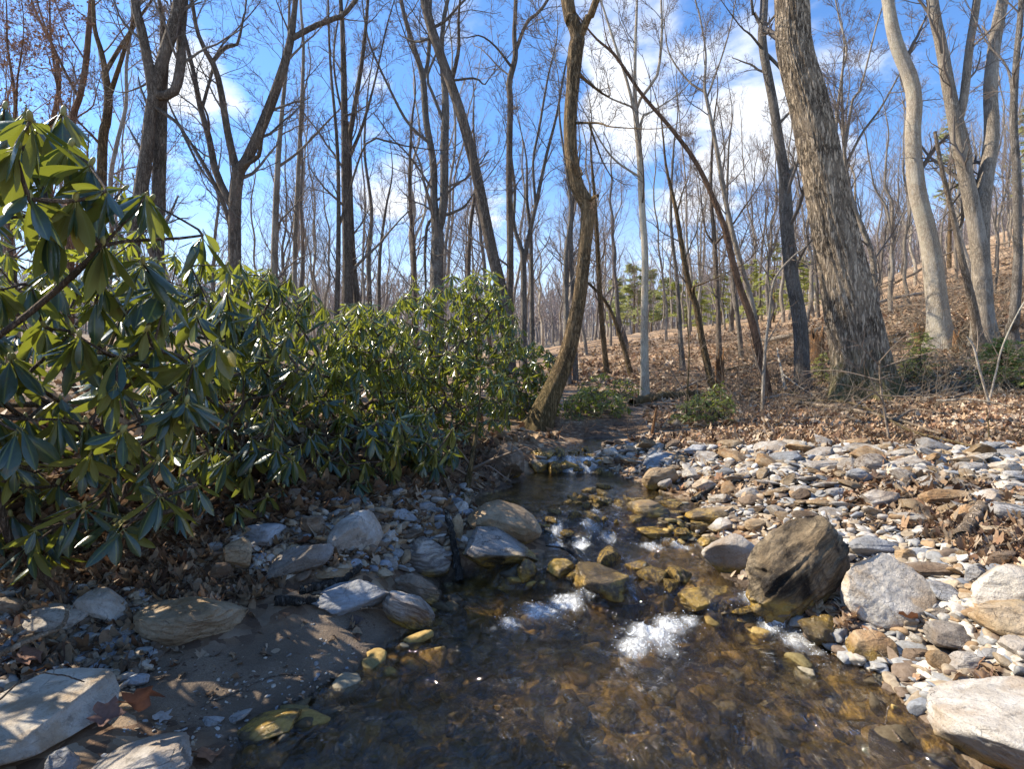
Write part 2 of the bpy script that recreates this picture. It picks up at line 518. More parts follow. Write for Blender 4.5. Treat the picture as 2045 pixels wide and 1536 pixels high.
def water_z(x, y, foam=None):
    q = np.stack([x, y, 0 * x], -1)
    if foam is None: foam = foam_at(x, y)
    amp = .0016 + .0085 * sstep(4.0, 3.5, y) + .014 * foam
    warp = np.stack([x * 1.15 + y * .35 + .16 * noise(q * 3, 71), y * .55 - x * .2 + .16 * noise(q * 3, 72), 0 * x], -1)
    return wlevel(x, y) + amp * ((1 - 2 * np.abs(noise(warp * 7, 73))) * .7 + .6 * noise(warp * 15, 74) + .3 * noise(warp * 31, 76)) + foam * .012 * noise(q * 40, 75) + .006 * foam

def build_water():
    x = np.arange(-1.9, 2.4, .014); y = np.r_[np.arange(-1.6, 1.2, .06), np.arange(1.2, 5.6, .014), np.arange(5.6, 7.6, .03)]
    Yg, Xg = np.meshgrid(y, x, indexing='ij')
    d = poly_sd(Xg, Yg, _poly)
    foam = foam_at(Xg, Yg)
    z = water_z(Xg, Yg, foam)
    idx = np.arange(Xg.size).reshape(Xg.shape)
    q = np.stack([idx[:-1, :-1], idx[:-1, 1:], idx[1:, 1:], idx[1:, :-1]], -1)
    keep = (d[:-1, :-1] > -.07)
    q = q[keep]
    used = np.unique(q)
    mp = np.full(Xg.size, -1); mp[used] = np.arange(len(used))
    m = MB()
    c = np.stack([foam, foam, foam, 0 * foam + 1], -1).reshape(-1, 4)
    m.add(np.stack([Xg, Yg, z], -1).reshape(-1, 3)[used], mp[q], None, c[used])
    o = m.build('water', M_WATER)
    tag(o, 'clear shallow stream stepping down over small rock sills', 'stream', None, 'structure')

    # flying drops and bubbles of the small falls
    t = NT('white_water')
    mat = t.out(t.bsdf((.85, .88, .9), .12, None, .6))
    m = MB()
    v, tr = ico(1)
    for fx, fy, fz, r, s in FOAMW:
        k = int(60 * s * (r / .09))
        a = rng.normal(size=(k, 2)) * r * .62
        X, Yv = fx + a[:, 0], fy + a[:, 1]
        zz = water_z(X, Yv) + np.abs(rng.normal(size=k)) * .012 * s + .001
        rad = (.0006 + .0022 * rng.uniform(0, 1, k) ** 3) * (.7 + .5 * s)
        ok = poly_sd(X, Yv, _poly) > -.02
        for i in np.nonzero(ok)[0]:
            m.add(v * rad[i] * np.array([1, 1, .8]) + [X[i], Yv[i], zz[i]], None, tr)
    o = m.build('foam', mat)
    tag(o, 'white bubbles and drops where the stream tumbles over rocks', 'foam', None, 'stuff')
build_water()
# ------------------------------------------------------------------ stone
def rock_material(name, c1, c2, stain, stain_amt=.5, speck=.5, band=.0, rough=.85, light=1.0):
    t = NT(name)
    oc = t.n('TexCoord', out='Object')
    oi = t.t.nodes.new('ShaderNodeObjectInfo')
    off = t.n('CombineXYZ', {0: t.math('MULTIPLY', oi.outputs['Random'], 91), 1: t.math('MULTIPLY', oi.outputs['Random'], 37), 2: 0.0})
    v = t.n('VectorMath', {0: oc, 1: off}, operation='ADD')
    n1 = t.noise(v, 7, 7, .62, .4)
    base = t.mix(t.rng(n1, .35, .65), c1, c2)
    # layers of the gneiss
    bv = t.n('VectorMath', {0: v, 1: t.vmul(t.noise(v, 5, 3, out=1), (.10, .10, .10))}, operation='ADD')
    bn = t.noise(t.vmul(bv, (4, 4, 34)), 1.6, 5, .65)
    base = t.mix(t.math('MULTIPLY', t.rng(bn, .42, .62), band), base, t.mix(.5, tuple(x * .45 for x in c1), stain))
    base = t.mix(t.math('MULTIPLY', t.rng(bn, .36, .28), band * .8), base, tuple(min(.72, x * 1.35) for x in c1))
    st = t.noise(v, 4.2, 5, .6, .6)
    base = t.mix(t.math('MULTIPLY', t.rng(st, .47, .63), stain_amt), base, stain)
    sp = t.noise(v, 110, 5, .75)
    base = t.mix(t.math('MULTIPLY', t.rng(sp, .54, .66), speck * .8), base, tuple(x * .28 for x in c1))
    base = t.mix(t.math('MULTIPLY', t.rng(sp, .44, .33), speck * .5), base, tuple(min(.8, x * 1.5) for x in c1))
    base = t.mix(t.rng(t.noise(v, 2.3, 4, .6), .38, .62, 0, .75), base, t.mix(1.0, base, (.56, .50, .44), 'MULTIPLY'))
    crk = t.n('TexVoronoi', {'Vector': t.vmul(bv, (3, 3, 7)), 'Scale': 2.2}, out='Distance', feature='DISTANCE_TO_EDGE')
    crk = t.math('MULTIPLY', t.rng(crk, .011, .0), t.rng(n1, .45, .6))
    base = t.mix(t.math('MULTIPLY', crk, .10), base, (.03, .025, .02))
    lich = t.rng(t.noise(v, 17, 6, .7), .57, .63)
    base = t.mix(t.math('MULTIPLY', lich, .5 * speck + .1), base, (.055, .05, .045))
    # darkened and filmed with algae up to the water line
    z = t.sep(t.pos())[2]
    wz = t.attr('wet_z', 2, 'OBJECT')
    e = t.math('ADD', t.math('SUBTRACT', wz, z), t.math('MULTIPLY', t.noise(v, 14, 3), .05))
    wet = t.rng(e, -.055, .0)
    algae = t.mix(t.rng(t.noise(v, 11, 5, .7), .40, .60), (.085, .06, .025), (.44, .275, .05))
    algae = t.mix(t.rng(t.noise(v, 5, 4), .5, .62, 0, .75), algae, (.028, .022, .014))
    col = t.mix(wet, base, t.mix(.78, t.mix(1.0, base, (.38, .34, .28), 'MULTIPLY'), algae))
    h = t.math('ADD', t.math('MULTIPLY', n1, .7), t.math('ADD', t.math('MULTIPLY', t.noise(v, 42, 6, .68), .55), t.math('MULTIPLY', bn, .5 * band + .1)))
    h = t.math('SUBTRACT', h, t.math('MULTIPLY', crk, .35))
    n = t.bump(h, .9, .022)
    n = t.bump(sp, .6, .006, n)
    return t.out(t.bsdf(col, t.mixf(wet, rough, .16), n, t.mixf(wet, .25, .6)))

RM = {
    'pale': rock_material('pale_granite', (.48, .45, .405), (.60, .57, .52), (.35, .24, .14), .5, .65, .3),
    'white': rock_material('white_granite', (.56, .515, .44), (.66, .615, .54), (.38, .25, .125), .6, .5, .25),
    'grey': rock_material('grey_gneiss', (.31, .305, .30), (.44, .435, .42), (.28, .21, .14), .45, .8, .5),
    'blue': rock_material('blue_grey_schist', (.30, .325, .355), (.43, .455, .485), (.25, .2, .15), .25, .4, .35),
    'tan': rock_material('tan_granite', (.37, .285, .18), (.50, .40, .28), (.33, .19, .075), .55, .6, .35),
    'orange': rock_material('rusty_sandstone', (.44, .29, .15), (.52, .40, .26), (.30, .15, .06), .5, .4, .35),
    'brown': rock_material('brown_gneiss', (.21, .155, .11), (.33, .26, .19), (.14, .085, .05), .5, .6, .5),
    'dark': rock_material('dark_stained_gneiss', (.25, .19, .12), (.38, .31, .21), (.016, .013, .011), .98, .7, .7),
    'striped': rock_material('banded_gneiss', (.50, .47, .43), (.44, .37, .29), (.15, .10, .07), .3, .4, 1.0),
    'zebra': rock_material('black_and_white_gneiss', (.58, .58, .57), (.5, .5, .5), (.03, .03, .035), .1, .4, 1.0),
    'speck': rock_material('speckled_granite', (.33, .32, .31), (.50, .485, .46), (.15, .13, .11), .6, 1.3, .1),
    'amber': rock_material('algae_stone', (.42, .27, .06), (.20, .14, .05), (.05, .04, .025), .7, .6, .3, .3),
}

def rock_shape(seed, dims, sub=5, cuts=7, e=.85, rough=.07, layered=.03, planes=None):
    r = np.random.default_rng(seed)
    v, t = ico(sub)
    p = np.sign(v) * np.abs(v) ** e
    p = p / np.maximum(np.linalg.norm(p, axis=1, keepdims=True) ** .35, 1e-6)
    cuts = cuts + 4 if e < .95 else cuts
    ns = nrm(r.normal(size=(cuts, 3)) * np.array([1, 1, .9]))
    for k in range(cuts):
        o = r.uniform(.50, .84)
        s = p @ ns[k]
        ex = np.maximum(s - o, 0)
        p = p - ns[k] * (ex * r.uniform(.88, 1.0))[:, None]
    for nx, ny, nz, o in (planes or ()):
        nn = np.array([nx, ny, nz], float); nn /= np.linalg.norm(nn)
        ex = np.maximum(p @ nn - o, 0)
        p = p - nn * (ex * .97)[:, None]
    lo, hi = p.min(0), p.max(0)
    p = (p - (lo + hi) / 2) / ((hi - lo) / 2)
    nv = nrm(p)
    off = r.uniform(0, 50, 3)
    d = rough * 1.3 * fbm(p * 1.5 + off, 4, seed % 97) + rough * .6 * fbm(p * 6 + off, 4, seed % 89, .62)
    q = p * np.array([1.2, 1.2, 7]) + .5 * np.stack([fbm(p * 2 + off, 2, 7)] * 3, -1) + off
    d = d + layered * (1 - np.abs(noise(q, 13)) * 2) - rough * .5 * np.maximum(noise(p * 3.3 + off, 17) - .15, 0)
    p = p + nv * d[:, None]
    return p * np.asarray(dims), t

ROCKS = []       # (x, y, radius) of the placed stones
def rock(px, by, w, h, kind, label, roll=0, yaw=0, dr=.75, seed=None, sub=5, cuts=8, e=.8, rough=.07, layered=.03, name='rock', wet=None, sink=.12, pitch=0, planes=None, cat=None, at=None, lift=0):
    """a stone w x h photo pixels wide and high, whose front foot stands at photo pixel (px, by)"""
    seed = seed if seed is not None else int(px * 7 + by * 13) % 9973
    b = cast(px, by)
    W = w * b[1] / F
    D = dr * W
    ta = max((by - HZ) / F, 0)
    hm = h * b[1] / F
    H = max(.42 * hm, (hm - .55 * D * ta))
    H = H * (1 + sink)
    rr = R_(roll); Hz = 2 * math.hypot(W / 2 * math.sin(rr), H / 2 * math.cos(rr))
    pts, t = rock_shape(seed, (W / 2, D / 2, H / 2), sub, cuts, e, rough, layered, planes)
    m = MB(); m.add(pts, None, t)
    o = m.build(name, RM[kind], attr=False)
    cy = b[1] + D * .36
    cx = (px - CX) / F * cy
    o.location = (cx, cy, b[2] + Hz * (.5 - sink) + lift)
    o.rotation_euler = (R_(pitch), R_(-roll), R_(yaw))
    if wet is None:
        wet = float(wlevel(cx, cy)) if stream_sd(np.array([cx]), np.array([cy]))[0] > -W * .75 else -9.0
    o['wet_z'] = wet
    ROCKS.append((cx, cy, max(W, D) * .42))
    return tag(o, label, cat or ('boulder' if name == 'boulder' else 'rock'))

# --- right bank
rock(1583, 1240, 238, 158, 'dark', 'big dark weathered boulder leaning at the edge of the stream', roll=43, dr=.5, cuts=3, e=.82, rough=.10, layered=.07, name='boulder', sub=6, seed=77, sink=.06)
rock(1460, 1150, 112, 92, 'pale', 'smooth pale rounded boulder in the water beside the dark one', roll=18, cuts=4, rough=.03, layered=.01, name='boulder', seed=12)
rock(1772, 1272, 185, 165, 'white', 'large white speckled boulder propped against the dark boulder', roll=-30, dr=.6, cuts=1, e=.78, rough=.06, layered=.015, name='boulder', sub=6, seed=5)
rock(1745, 1122, 120, 60, 'blue', 'flat grey slab lying behind the dark boulder, half in its shadow', dr=.7, cuts=6, rough=.04, seed=31)
rock(2010, 1222, 150, 112, 'white', 'white boulder with a rust coloured face at the edge of the gravel', roll=10, cuts=6, seed=15, name='boulder')
rock(2040, 1288, 160, 96, 'tan', 'broad pinkish tan slab below the rust faced white boulder', dr=.8, cuts=6, e=.75, seed=18)
rock(2100, 1625, 440, 350, 'pale', 'huge pale slab sloping down into the water in the corner of the picture', roll=-10, dr=.95, cuts=2, e=.75, rough=.045, layered=.02, name='boulder', sub=6, seed=22, sink=.42)
rock(1910, 1316, 124, 76, 'grey', 'grey and white oval rock tilted above the small wet stones', roll=-12, cuts=5, e=.9, rough=.03, seed=41)
rock(1642, 1302, 98, 76, 'amber', 'wet golden brown banded rock under the dark boulder', roll=-18, cuts=5, rough=.08, layered=.07, seed=42, wet=.06)
rock(1738, 1330, 92, 74, 'orange', 'knobbly tan rock standing at the water under the white boulder', cuts=6, seed=43, wet=.02)
rock(1828, 1330, 56, 38, 'brown', 'small brown rock in the wet pile between tan and oval rocks', seed=44)
rock(1882, 1352, 66, 50, 'tan', 'tan egg shaped stone with a rusty end by the water', roll=-28, cuts=3, e=1, rough=.03, seed=45)
rock(1930, 1346, 70, 46, 'grey', 'greenish grey stone under the oval rock', seed=46)
rock(1980, 1328, 56, 38, 'blue', 'small blue grey stone between oval rock and corner slab', seed=47)
rock(2040, 1330, 70, 60, 'pale', 'pale green tinted stone behind the huge corner slab', seed=48)
rock(1870, 1166, 112, 46, 'brown', 'flat brown slab on dry leaves behind the white boulder', dr=.7, cuts=6, e=.8, layered=.06, seed=49)
rock(1944, 1166, 42, 40, 'grey', 'small grey rock between brown slab and rust faced boulder', seed=50)
rock(2000, 1142, 66, 46, 'brown', 'brown rock peeping out behind the rust faced boulder', seed=51)
rock(1815, 1128, 56, 38, 'tan', 'tan rock at the end of the half shaded grey slab', seed=52)
rock(1895, 1212, 78, 46, 'blue', 'blue grey pointed rock sunk in dry leaves beside the white boulder', roll=-20, seed=53)
rock(1432, 1046, 132, 42, 'tan', 'long flat tan rock along the edge of the upper pool', dr=.6, e=.8, cuts=6, rough=.03, seed=54)
rock(1442, 1064, 66, 32, 'pale', 'pale wedge of rock just below the long flat tan one', seed=55)
rock(1512, 1066, 48, 32, 'tan', 'round tan stone behind the pale rounded boulder', cuts=3, rough=.03, seed=56)
rock(1420, 1096, 46, 28, 'amber', 'wet golden stone at the water edge above the pale rounded boulder', seed=57, wet=.2)
rock(1400, 1078, 44, 34, 'brown', 'mossy brown stone beside the pale wedge', seed=58, wet=.16)
rock(1885, 1014, 92, 40, 'orange', 'long rust orange slab on the gravel bar', dr=.55, e=.75, cuts=6, seed=59)
rock(1970, 1006, 82, 34, 'pale', 'pale grey flat slab next to the rust orange one', dr=.7, e=.75, seed=60)
rock(1926, 1054, 66, 48, 'orange', 'rust orange wedge leaning over dry leaves', roll=15, seed=61)
rock(2002, 1088, 86, 40, 'tan', 'yellow tan block at the edge of the gravel', e=.7, seed=62)
rock(2025, 1050, 76, 46, 'zebra', 'black and white striped rock above the yellow tan block', roll=-6, e=.75, layered=.05, seed=63)
rock(1715, 968, 52, 34, 'blue', 'blue grey lump standing up from the gravel bar', cuts=5, seed=64)
rock(2010, 950, 52, 34, 'white', 'rounded white stone where gravel meets fallen leaves', cuts=3, seed=65)
rock(1642, 1018, 64, 24, 'tan', 'tan oblong stone on the gravel among dark pebbles', e=.7, seed=66)
rock(1672, 1000, 46, 26, 'grey', 'grey stone resting above the tan oblong one', seed=67)
rock(1760, 1014, 66, 36, 'striped', 'whitish banded rock tilted on the gravel', roll=12, seed=68)
rock(1600, 1004, 42, 32, 'brown', 'brown grey cobble in the middle of the gravel bar', seed=69)
rock(1500, 1014, 46, 28, 'brown', 'olive brown block behind the long flat tan rock', e=.75, seed=70)
rock(2018, 984, 72, 26, 'white', 'bright white flat stone above the pale grey slab', dr=.7, seed=71)
rock(1880, 962, 58, 22, 'tan', 'flat tan stone lying alone on bright gravel', seed=72)
rock(2030, 962, 62, 22, 'grey', 'long flat grey stone beside the rounded white one', seed=73)
rock(1316, 978, 68, 50, 'tan', 'two lobed tan rock at the far side of the upper pool', roll=14, cuts=5, seed=74)
rock(1330, 982, 30, 26, 'grey', 'small grey wedge leaning on the two lobed tan rock', roll=30, seed=75)
rock(1385, 962, 42, 28, 'pale', 'pale stone with a stick lying on it by the upper pool', seed=76)
rock(1408, 980, 58, 24, 'white', 'flat white stone at the corner of the upper pool', dr=.7, seed=79)
rock(1390, 912, 46, 24, 'blue', 'blue grey cobble under the small green shrub', seed=80)
rock(1500, 912, 42, 18, 'white', 'knobbly white quartz cobble at the back of the bar', cuts=9, rough=.12, seed=81)
# --- rocks standing in the stream
rock(1222, 1240, 156, 78, 'brown', 'wet brown rock with glittering face parting the falls', roll=-8, dr=.7, cuts=6, seed=82, wet=.13, name='boulder', lift=.075)
rock(1408, 1246, 118, 50, 'amber', 'golden algae covered rock with water pouring off its end', roll=10, dr=.5, seed=83, wet=.2, lift=.055)
rock(1120, 1180, 54, 46, 'amber', 'round golden stone at the head of the first fall', cuts=4, seed=84, wet=.3, lift=.045)
rock(1050, 1178, 44, 52, 'amber', 'upright wet stone, half golden and half black, below the speckled boulder', roll=-25, cuts=4, seed=85, wet=.2, lift=.03)
rock(1298, 1050, 86, 46, 'tan', 'loaf shaped tan rock sitting on the second sill', cuts=4, rough=.04, seed=86, lift=.025)
rock(1240, 1018, 52, 24, 'tan', 'small tan stone in the upper pool behind the loaf shaped rock', seed=87)
rock(1180, 1036, 38, 22, 'amber', 'dark amber stone breaking the water of the second sill', seed=88, wet=.4, lift=.025)
rock(1228, 1040, 42, 20, 'brown', 'dark brown wet stone below the small tan one', seed=89, wet=.4, lift=.025)
rock(1228, 1068, 30, 24, 'amber', 'small golden stone under a curved twig in the rapids', seed=90, wet=.3, lift=.025)
rock(1245, 1084, 42, 22, 'amber', 'flat golden stone at the foot of the second sill', seed=91, wet=.3, lift=.025)
rock(1312, 1086, 84, 28, 'amber', 'broad golden algae slab in front of the loaf shaped rock', dr=.6, seed=92, wet=.3, lift=.025)
rock(1112, 1040, 48, 22, 'amber', 'mossy golden stone at the head of the rapids', seed=93, wet=.4, lift=.025)
rock(1138, 1062, 36, 18, 'brown', 'dark round stone in the white water of the second sill', seed=94, wet=.3, lift=.025)
rock(1098, 982, 48, 16, 'dark', 'flat dark stone alone in the still upper pool', dr=.6, seed=95, wet=.26)
rock(1133, 944, 50, 28, 'dark', 'black wet rock in the far fall', seed=96, wet=.5)
rock(1075, 948, 40, 32, 'grey', 'grey rock at the edge of the far fall', seed=97)
rock(1085, 922, 52, 26, 'brown', 'brown flat rock above the far fall', seed=98)
rock(1165, 918, 30, 14, 'dark', 'low dark stone on the lip of the far fall', seed=99, wet=.6)
rock(1155, 1262, 74, 30, 'amber', 'golden stone under the water below the first fall', seed=100, wet=.3, lift=-.03)
rock(1430, 1380, 200, 62, 'amber', 'broad golden slab under clear water', dr=.55, seed=101, wet=.3, lift=-.035)
rock(775, 1492, 120, 52, 'brown', 'reddish brown stone under the water of the shaded pool', seed=102, wet=.3, lift=-.03)
rock(530, 1492, 130, 66, 'brown', 'dark amber rock at the shaded water edge below the sand', roll=8, cuts=4, rough=.03, seed=103, wet=.03)
rock(1130, 1440, 150, 46, 'amber', 'rusty gold stone on the stream bed in midstream', seed=104, wet=.3, lift=-.05)
rock(1000, 1340, 140, 40, 'amber', 'yellow brown stone on the bed below the bubbles', seed=105, wet=.3, lift=-.05)
rock(1650, 1440, 160, 40, 'amber', 'olive gold stone on the bed near the wet pile', seed=106, wet=.3, lift=-.05)
rock(905, 1420, 120, 40, 'amber', 'greenish stone on the bed of the shaded pool', seed=107, wet=.3, lift=-.05)
rock(1450, 1500, 180, 50, 'brown', 'dark brown stone on the bed towards the corner slab', seed=108, wet=.3, lift=-.05)
rock(1280, 1180, 90, 20, 'amber', 'submerged tan stone behind the parting rock', seed=109, wet=.3, lift=-.03)
rock(1330, 1130, 80, 20, 'amber', 'submerged yellow stone in the middle pool', seed=110, wet=.3, lift=-.03)
# --- left bank
rock(1004, 1150, 164, 98, 'speck', 'big speckled grey boulder at the water with a dark lower face', roll=-8, cuts=6, rough=.06, layered=.01, name='boulder', sub=6, seed=120)
rock(1008, 1086, 156, 86, 'tan', 'sunlit tan boulder behind the speckled grey one', roll=-14, dr=.8, cuts=5, rough=.04, layered=.01, name='boulder', sub=6, seed=121)
rock(712, 1124, 72, 112, 'pale', 'long white boulder lying end on towards the stream', dr=2.3, yaw=-18, pitch=8, cuts=1, e=.7, rough=.05, layered=.01, name='boulder', sub=6, seed=122)
rock(848, 1150, 106, 80, 'striped', 'blocky banded boulder with rusty and white layers', dr=.6, cuts=5, e=.65, rough=.03, layered=.04, name='boulder', sub=6, seed=123)
rock(596, 1162, 148, 66, 'grey', 'long grey slab of rock slanting up beside the white boulder', roll=24, dr=.45, e=.65, cuts=5, rough=.03, seed=124)
rock(524, 1108, 102, 62, 'blue', 'blue grey slab lying flat among dead leaves', yaw=25, dr=.75, cuts=7, e=.75, rough=.03, seed=125)
rock(626, 1078, 54, 48, 'brown', 'rusty brown rock with leaves on it beside the blue grey slab', seed=126)
rock(660, 1164, 84, 36, 'tan', 'low tan rock in front of the slanting grey slab', seed=127)
rock(706, 1228, 172, 80, 'blue', 'broad flat streaky grey slab with black sticks across it', roll=12, yaw=14, dr=.6, cuts=5, e=.7, rough=.02, layered=.04, seed=128, sink=.3)
rock(815, 1262, 104, 74, 'striped', 'striped leaning rock with its foot in the shaded water', roll=-28, dr=.5, cuts=6, layered=.06, seed=129)
rock(832, 1210, 98, 52, 'brown', 'brown layered rock behind the striped leaning one', roll=-24, dr=.5, layered=.07, seed=130)
rock(376, 1288, 206, 108, 'tan', 'large squat rock with an overhanging lip on the shaded sand', roll=-6, dr=.7, cuts=6, e=.75, rough=.06, name='boulder', sub=6, seed=131)
rock(206, 1258, 96, 74, 'pale', 'pinkish white rock tilted beside the squat overhanging rock', roll=-34, cuts=4, rough=.04, seed=132)
rock(118, 1280, 132, 68, 'pale', 'low whitish rock among dead leaves at the shaded bank', dr=.8, cuts=3, seed=133, lift=.025)
rock(45, 1545, 275, 150, 'white', 'broad flat topped pale slab in the shaded corner', dr=1.25, cuts=2, planes=[(.05, -.05, 1, .35), (.0, -1, .25, .7)], e=.6, rough=.02, layered=.01, name='boulder', sub=6, seed=134, sink=.25)
rock(285, 1600, 220, 130, 'pale', 'smooth pale blue and cream rock at the bottom edge', roll=10, cuts=4, e=.9, rough=.03, name='boulder', sub=6, seed=135)
rock(128, 1560, 62, 70, 'blue', 'blue grey stone wedged between flat slab and cream rock', seed=136)
rock(474, 1146, 62, 72, 'tan', 'tan wedge of rock behind a dead stem', cuts=7, seed=137)
rock(440, 1160, 46, 40, 'brown', 'dark stone at the foot of the tan wedge', seed=138)
rock(1010, 958, 78, 76, 'brown', 'rounded brown boulder at the bend beside the curved tree', roll=-16, cuts=4, rough=.05, name='boulder', sub=6, seed=139)
rock(885, 962, 84, 38, 'brown', 'dark rock slab half buried under the rhododendron', seed=140)
rock(836, 950, 42, 30, 'tan', 'tan stone under the low rhododendron leaves', seed=141)
rock(862, 1002, 48, 26, 'brown', 'round brown cobble on the leafy left bank', seed=142)
rock(880, 1046, 50, 20, 'blue', 'blue grey flat stone above the banded boulder', seed=143)
rock(898, 1030, 36, 22, 'brown', 'brown cobble beside the sunlit tan boulder', seed=144)
rock(920, 1028, 32, 26, 'pale', 'pinkish cobble leaning on the sunlit tan boulder', seed=145)
rock(876, 1074, 48, 32, 'tan', 'rounded tan cobble on top of the banded boulder', seed=146)
rock(812, 1086, 74, 32, 'brown', 'reddish brown rock between white and banded boulders', seed=147)
rock(772, 1088, 36, 28, 'pale', 'small striped white stone at the side of the white boulder', seed=148)
rock(912, 1096, 28, 66, 'tan', 'narrow slab of rock standing on end between two boulders', cuts=6, seed=149)
rock(802, 1048, 68, 30, 'blue', 'blue grey blade of rock sloping away from the white boulder', roll=-20, dr=.5, seed=150)
rock(762, 1160, 48, 26, 'tan', 'tan stone under the end of the streaky grey slab', seed=151)
rock(782, 1140, 28, 30, 'grey', 'small grey stone tucked against the banded boulder', seed=152)
rock(850, 1022, 44, 22, 'blue', 'dark blue grey chip on the leafy bank behind the boulders', seed=153)
rock(276, 1376, 40, 30, 'blue', 'black blue pebble alone on the shaded sand', cuts=4, seed=154)
rock(252, 1428, 56, 26, 'tan', 'tan striped pebble by the flat topped pale slab', seed=155)
rock(425, 1452, 42, 24, 'grey', 'pale speckled pebble near the dark amber rock', seed=156)
rock(474, 1450, 50, 20, 'grey', 'long grey pebble pointing at the dark amber rock', roll=18, seed=157)
rock(235, 1288, 90, 34, 'grey', 'rough grey slate in the pile before the squat rock', roll=10, seed=158)
rock(180, 1318, 72, 34, 'grey', 'greenish grey flat stone in the shaded pile of slates', seed=159)
rock(130, 1320, 64, 40, 'brown', 'brown grey slate standing in the shaded pile', roll=35, seed=160)
rock(60, 1330, 74, 36, 'grey', 'grey slab at the frame edge of the shaded pile', seed=161)
rock(205, 1340, 44, 28, 'blue', 'dark rounded pebble in the shaded pile', cuts=3, seed=162)
rock(165, 1346, 62, 28, 'brown', 'long tan slate under the dark rounded pebble', roll=14, seed=163)
rock(250, 1325, 40, 22, 'grey', 'grey green pebble at the end of the shaded pile', seed=164)
rock(10, 1250, 80, 66, 'brown', 'rough brown rock at the shaded frame edge', seed=165)

# ------------------------------------------------------------------ cobbles of the gravel bar: one object each, the rest is gravel
PROTO = []
for i in range(14):
    r = np.random.default_rng(900 + i)
    pts, t = rock_shape(900 + i, (.5, .5 * r.uniform(.55, .9), .5 * r.uniform(.2, .5)), 4, 8, r.uniform(.7, .9), .07, .04)
    m = MB(); m.add(pts, None, t)
    me = m.build('cobble', RM['pale'], attr=False)
    PROTO.append((me.data, pts, t)); bpy.data.objects.remove(me)

def in_poly(px, py, poly):
    return poly_sd(px, py, np.array(poly, float)) > 0

COB_KIND = ['pale', 'white', 'tan', 'grey', 'blue', 'orange', 'brown', 'striped']
COB_WORD = {'pale': 'cream', 'white': 'white', 'tan': 'tan', 'grey': 'grey', 'blue': 'blue grey', 'orange': 'rusty', 'brown': 'brown', 'striped': 'banded'}
def scatter(poly, n, smin, smax, avoid=1.0, pw=1.8):
    P = np.array(poly, float)
    lo, hi = P.min(0), P.max(0)
    a = rng.uniform(lo, hi, (n * 4, 2))
    a = a[in_poly(a[:, 0], a[:, 1], poly)][:n]
    w = cast_many(a[:, 0], a[:, 1])
    s = smin + (smax - smin) * rng.uniform(0, 1, len(w)) ** pw
    return w, s

PLACED = [(x, y, r) for x, y, r in ROCKS]
def clear(x, y, r, f=.8):
    for a, b, c in PLACED:
        if (a - x) ** 2 + (b - y) ** 2 < ((c + r) * f) ** 2: return False
    return True

cob = []
def cobbles(poly, n, smin, smax, where, group, weights, f=.8):
    w, s = scatter(poly, n * 5, smin, smax)
    order = np.argsort(-s)
    got = 0
    for i in order:
        x, y, z = w[i]
        if stream_sd(np.array([x]), np.array([y]))[0] > .0: continue
        if got >= n: break
        if not clear(x, y, s[i] * .45, f): continue
        PLACED.append((x, y, s[i] * .45))
        k = rng.choice(COB_KIND, p=weights)
        cob.append((x, y, z, s[i], k, where, group)); got += 1
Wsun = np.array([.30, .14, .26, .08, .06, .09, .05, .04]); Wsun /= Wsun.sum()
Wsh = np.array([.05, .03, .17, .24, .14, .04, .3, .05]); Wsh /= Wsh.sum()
cobbles([(1240, 905), (1330, 892), (1500, 895), (1700, 892), (2060, 905), (2060, 945), (1700, 940), (1450, 940), (1260, 940)], 75, .10, .26, 'at the back of the sunny gravel bar', 'cobbles at the back of the gravel bar', Wsun)
cobbles([(1300, 940), (1700, 940), (2060, 945), (2060, 1060), (1750, 1040), (1560, 1040), (1400, 1000)], 110, .07, .17, 'in the middle of the sunny gravel bar', 'cobbles in the middle of the gravel bar', Wsun)
cobbles([(1700, 1050), (2060, 1060), (2060, 1360), (1800, 1300), (1850, 1150)], 26, .05, .10, 'among leaves by the big boulders', 'cobbles among leaves by the boulders', Wsun)
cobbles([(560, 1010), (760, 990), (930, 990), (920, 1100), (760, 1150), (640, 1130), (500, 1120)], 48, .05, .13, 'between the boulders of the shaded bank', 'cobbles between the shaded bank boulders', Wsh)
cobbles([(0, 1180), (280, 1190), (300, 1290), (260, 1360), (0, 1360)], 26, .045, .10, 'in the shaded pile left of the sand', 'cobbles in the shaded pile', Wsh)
def stream_stones(poly, n, smin, smax, where, group, seed):
    r = np.random.default_rng(seed)
    P = np.array(poly, float); got = tries = 0
    while got < n and tries < 4000:
        tries += 1
        px, py = r.uniform(P.min(0), P.max(0))
        if not in_poly(np.array([px]), np.array([py]), poly)[0]: continue
        s = r.uniform(smin, smax); c = cast(px, py); x, y = c[0], c[1]
        if not clear(x, y, s * .45, .8): continue
        PLACED.append((x, y, s * .45)); got += 1
        k = ['amber', 'brown', 'amber', 'tan'][r.integers(4)]
        o = bpy.data.objects.new('cobble', PROTO[r.integers(len(PROTO))][0]); COL.objects.link(o)
        o.material_slots[0].link = 'OBJECT'; o.material_slots[0].material = RM[k]
        o.scale = (s, s * r.uniform(.8, 1.1), s * r.uniform(1.1, 1.6))
        w = float(wlevel(x, y))
        o.location = (x, y, w + s * r.uniform(-.16, .10)); o.rotation_euler = (r.normal(0, .25), r.normal(0, .25), r.uniform(0, 6.28))
        o['wet_z'] = w + r.uniform(.02, .09)
        tag(o, '%s wet cobble %s' % ({'amber': 'golden', 'brown': 'brown', 'tan': 'tan'}[k], where), 'stone', '%s %s' % (k, group))
stream_stones([(1085, 1040), (1200, 1012), (1390, 1035), (1385, 1085), (1240, 1088), (1095, 1085)], 34, .07, .2, 'in the rapids of the second sill', 'cobbles of the second sill', 5)
